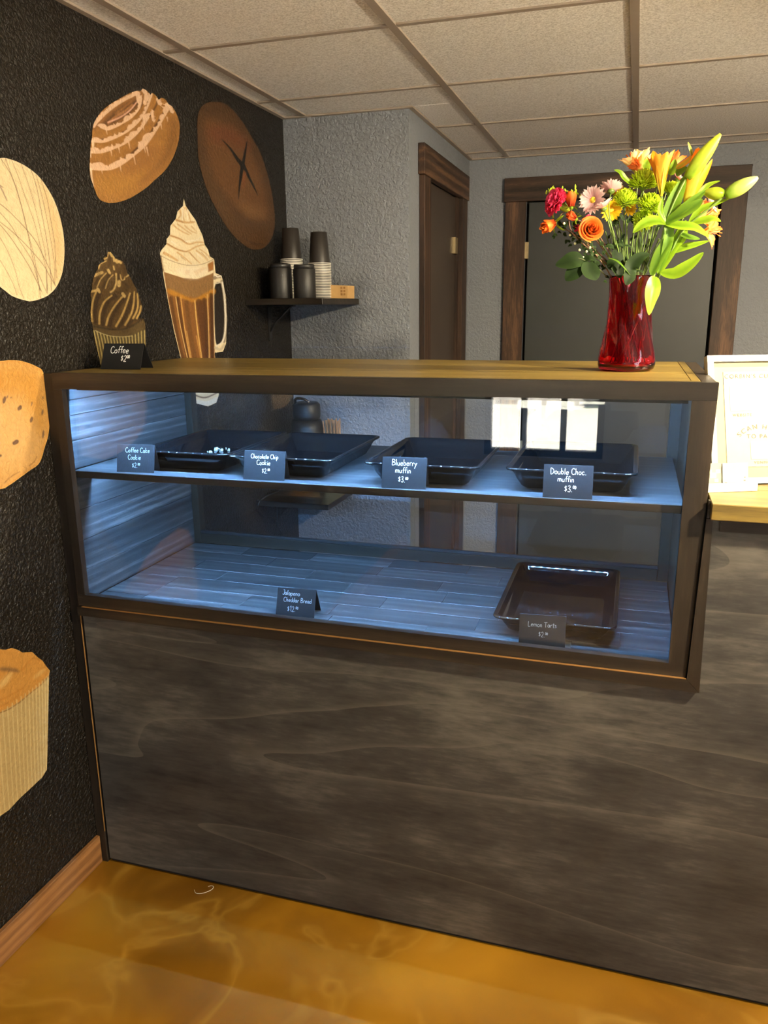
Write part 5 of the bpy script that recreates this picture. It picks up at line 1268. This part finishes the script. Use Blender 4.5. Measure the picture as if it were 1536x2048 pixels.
# lily leaves: (owner, path, width, material)
LV = [(ly, [(1331, 446, .245), (1350, 400, .25), (1372, 350, .26)], .030, 'lily_leaf2'), (ly, [(1331, 446, .243), (1320, 425, .238), (1325, 395, .236)], .014, 'lily_leaf'),
      (ly, [(1331, 446, .243), (1310, 442, .225), (1285, 450, .215), (1266, 466, .208)], .026, 'lily_leaf'), (ly, [(1331, 447, .243), (1360, 452, .232), (1390, 456, .228), (1418, 474, .226)], .022, 'lily_leaf'),
      (ly, [(1334, 444, .243), (1365, 420, .235), (1395, 395, .235), (1412, 380, .238)], .020, 'lily_leaf2'), (ly, [(1331, 446, .243), (1362, 428, .232), (1390, 412, .228), (1405, 398, .228)], .028, 'lily_leaf2'),
      (ly, [(1303, 550, .258), (1318, 515, .25), (1336, 480, .25), (1345, 452, .252)], .026, 'lily_leaf2'), (ly, [(1331, 447, .245), (1338, 470, .246), (1330, 510, .25), (1318, 545, .256)], .020, 'lily_leaf2'),
      (ly2, [(1316, 548, .265), (1340, 505, .258), (1360, 470, .262), (1372, 440, .268)], .024, 'lily_leaf'), (ly2, [(1342, 500, .262), (1362, 480, .258), (1368, 462, .258), (1372, 448, .262)], .018, 'lily_leaf'),
      (ly2, [(1373, 420, .272), (1395, 395, .268), (1415, 372, .27), (1440, 362, .268)], .014, 'lily_leaf'), (ly2, [(1362, 425, .27), (1357, 405, .268), (1352, 385, .27)], .010, 'lily_leaf'),
      (ly3, [(1310, 553, .240), (1305, 575, .228), (1300, 600, .222), (1298, 630, .221)], .034, 'lily_leaf'), (ly3, [(1322, 545, .255), (1350, 548, .245), (1380, 530, .238), (1407, 505, .235)], .030, 'lily_leaf'),
      (ly3, [(1376, 448, .25), (1405, 442, .24), (1425, 438, .236), (1442, 443, .234)], .019, 'lily_leaf'), (ly3, [(1378, 446, .252), (1400, 420, .245), (1430, 408, .243), (1458, 398, .242)], .014, 'lily_leaf'),
      (ly3, [(1345, 505, .262), (1370, 495, .262), (1390, 490, .262), (1418, 482, .262)], .017, 'lily_leaf'), (ly3, [(1360, 468, .256), (1380, 475, .252), (1400, 478, .252)], .013, 'lily_leaf2'),
      (ly2, [(1287, 345, .31), (1292, 330, .305), (1300, 318, .303)], .022, 'lily_leaf'), (ly2, [(1340, 350, .30), (1346, 335, .295), (1350, 318, .295)], .018, 'lily_leaf'), (ly, [(1268, 372, .27), (1250, 358, .262), (1240, 345, .258), (1228, 340, .256)], .013, 'lily_leaf'),
      (ly2, [(1352, 350, .285), (1362, 342, .28), (1374, 334, .28)], .020, 'lily_leaf2')]
for ow, pts, w, mt in LV:
    b = MB(); leafblade(b, [px(*q) for q in pts], w, V3(random.uniform(-.3, .3), -.35, 1), .28, 6); b.build('leaf', M[mt], ow)
# dark rose foliage and filler
rl = thing('rose_foliage', tuple(px(1206, 545, .23)), 'dark green rose leaves hanging over the left rim of the vase', 'foliage')
twig(rl, [(1213, 553, .255), (1195, 536, .235), (1170, 521, .22), (1150, 515, .215)], .0013, 'stem_dark')
for pts, w in (([(1168, 522, .22), (1150, 520, .21), (1130, 526, .206), (1111, 530, .205)], .040), ([(1160, 524, .216), (1152, 540, .208), (1140, 552, .205), (1131, 561, .204)], .034), ([(1180, 524, .222), (1180, 540, .212), (1188, 552, .208), (1193, 560, .206)], .042), ([(1166, 520, .222), (1180, 516, .22), (1192, 520, .222)], .014),
               ([(1216, 536, .24), (1228, 528, .236), (1238, 545, .236), (1240, 556, .238)], .030), ([(1268, 552, .235), (1262, 535, .232), (1280, 515, .236), (1300, 508, .242)], .030), ([(1262, 540, .226), (1258, 556, .219), (1252, 570, .216)], .026), ([(1228, 500, .25), (1236, 520, .25), (1232, 545, .25)], .026)):
    b = MB(); leafblade(b, [px(*q) for q in pts], w, V3(.1, -.3, 1), .12, 6, .75); b.build('leaf', M['rose_leaf'], rl)
bl = MB(); leafblade(bl, [px(*q) for q in ((1215, 516, .225), (1232, 522, .22), (1246, 534, .219), (1260, 550, .221))], .012, V3(.3, -.8, .6), .2, 4); o = bl.build('leaf', M['lily_leaf2'], rl); o['label'] = 'pale torn leaf'
fl = thing('filler_sprig', tuple(px(1165, 470, .25)), 'dark sprig of tiny leaves with white berries at left', 'foliage')
twig(fl, [(1224, 555, .265), (1200, 520, .255), (1165, 480, .25), (1125, 455, .245)], .0012, 'stem_brown')
b = MB()
for k in range(95):
    t = random.random(); u = 1216 - 92 * t + random.gauss(0, 11); v = 538 - 88 * t + random.gauss(0, 12); Y = .25 + random.uniform(-.018, .025)
    a = random.uniform(0, 6.28); c0 = px(u, v, Y); d = V3(math.cos(a), math.sin(a), random.uniform(-.3, .5)) * .009
    leafblade(b, [c0, c0 + d * .5 + V3(0, -.001, .001), c0 + d], .0075, V3(random.uniform(-.4, .4), -.4, 1), .1, 2)
o = b.build('leaflets', M['filler'], fl); o['kind'] = 'stuff'
b = MB()
for u, v in ((1159, 500), (1173, 503), (1166, 515), (1150, 487), (1180, 495), (1128, 447), (1140, 470)):
    bm = bmesh.new(); bmesh.ops.create_icosphere(bm, subdivisions=2, radius=.0028)
    c0 = px(u, v, .225)
    for q in bm.verts: q.co = q.co + c0
    b.bm(bm, True)
b.build('berries', M['berry'], fl)
gp = thing('green_filler', tuple(px(1105, 385, .25)), 'yellow green filler sprig behind the pink carnation', 'foliage')
twig(gp, [(1224, 556, .27), (1190, 500, .265), (1140, 420, .26), (1112, 382, .255)], .0012)
b = MB()
for k in range(46):
    if k < 26: u, v = 1109 + random.gauss(0, 6), 385 + random.gauss(0, 4)
    else: u, v = 1146 + random.gauss(0, 7), 390 + random.gauss(0, 6)
    c0 = px(u, v, .262 + random.uniform(-.01, .01)); d = V3(random.gauss(0, .4), -1, random.gauss(0, .3)).normalized() * .009
    leafblade(b, [c0, c0 + d * .5, c0 + d], .0035, V3(0, 0, 1), .3, 2)
o = b.build('florets', M['lime'], gp); o['kind'] = 'stuff'
# bare secondary stems of the bunch
bs = thing('stem_bunch', tuple(VC + Vector((0, 0, .2))), 'bunch of thin green side stems rising from the vase mouth', 'stems')
b = MB()
for k in range(34):
    u = random.uniform(1205, 1330); v = random.uniform(430, 480); Y = random.uniform(.24, .33); u2 = 1252 + (u - 1252) * .55 + random.gauss(0, 5)
    b.tube(cr([tuple(px(u, v, Y)), tuple(px((u + u2) / 2 + random.gauss(0, 2), 505, Y * .6 + .285 * .4)), tuple(px(max(1216, min(1288, u2)), 552, .285 + (Y - .285) * .4)), tuple(VC + Vector((random.uniform(-.02, .02), random.uniform(-.02, .02), .1)))], 5), random.choice((.0008, .001, .0013)), 5)
o = b.build('stems', M['stem'], bs); o['kind'] = 'stuff'
b = MB()
for k in range(60):
    u = random.uniform(1212, 1320); v = random.uniform(440, 545); Y = random.uniform(.25, .33); c0 = px(u, v, Y); a = random.uniform(0, 6.28); d = V3(math.cos(a), -abs(math.sin(a)), random.uniform(-.3, .3)) * random.uniform(.012, .026)
    leafblade(b, [c0, c0 + d * .5 + V3(0, -.002, .002), c0 + d], random.uniform(.005, .011), V3(random.uniform(-.5, .5), -.3, 1), .2, 2)
o = b.build('side_leaves', M['filler'], bs); o['kind'] = 'stuff'
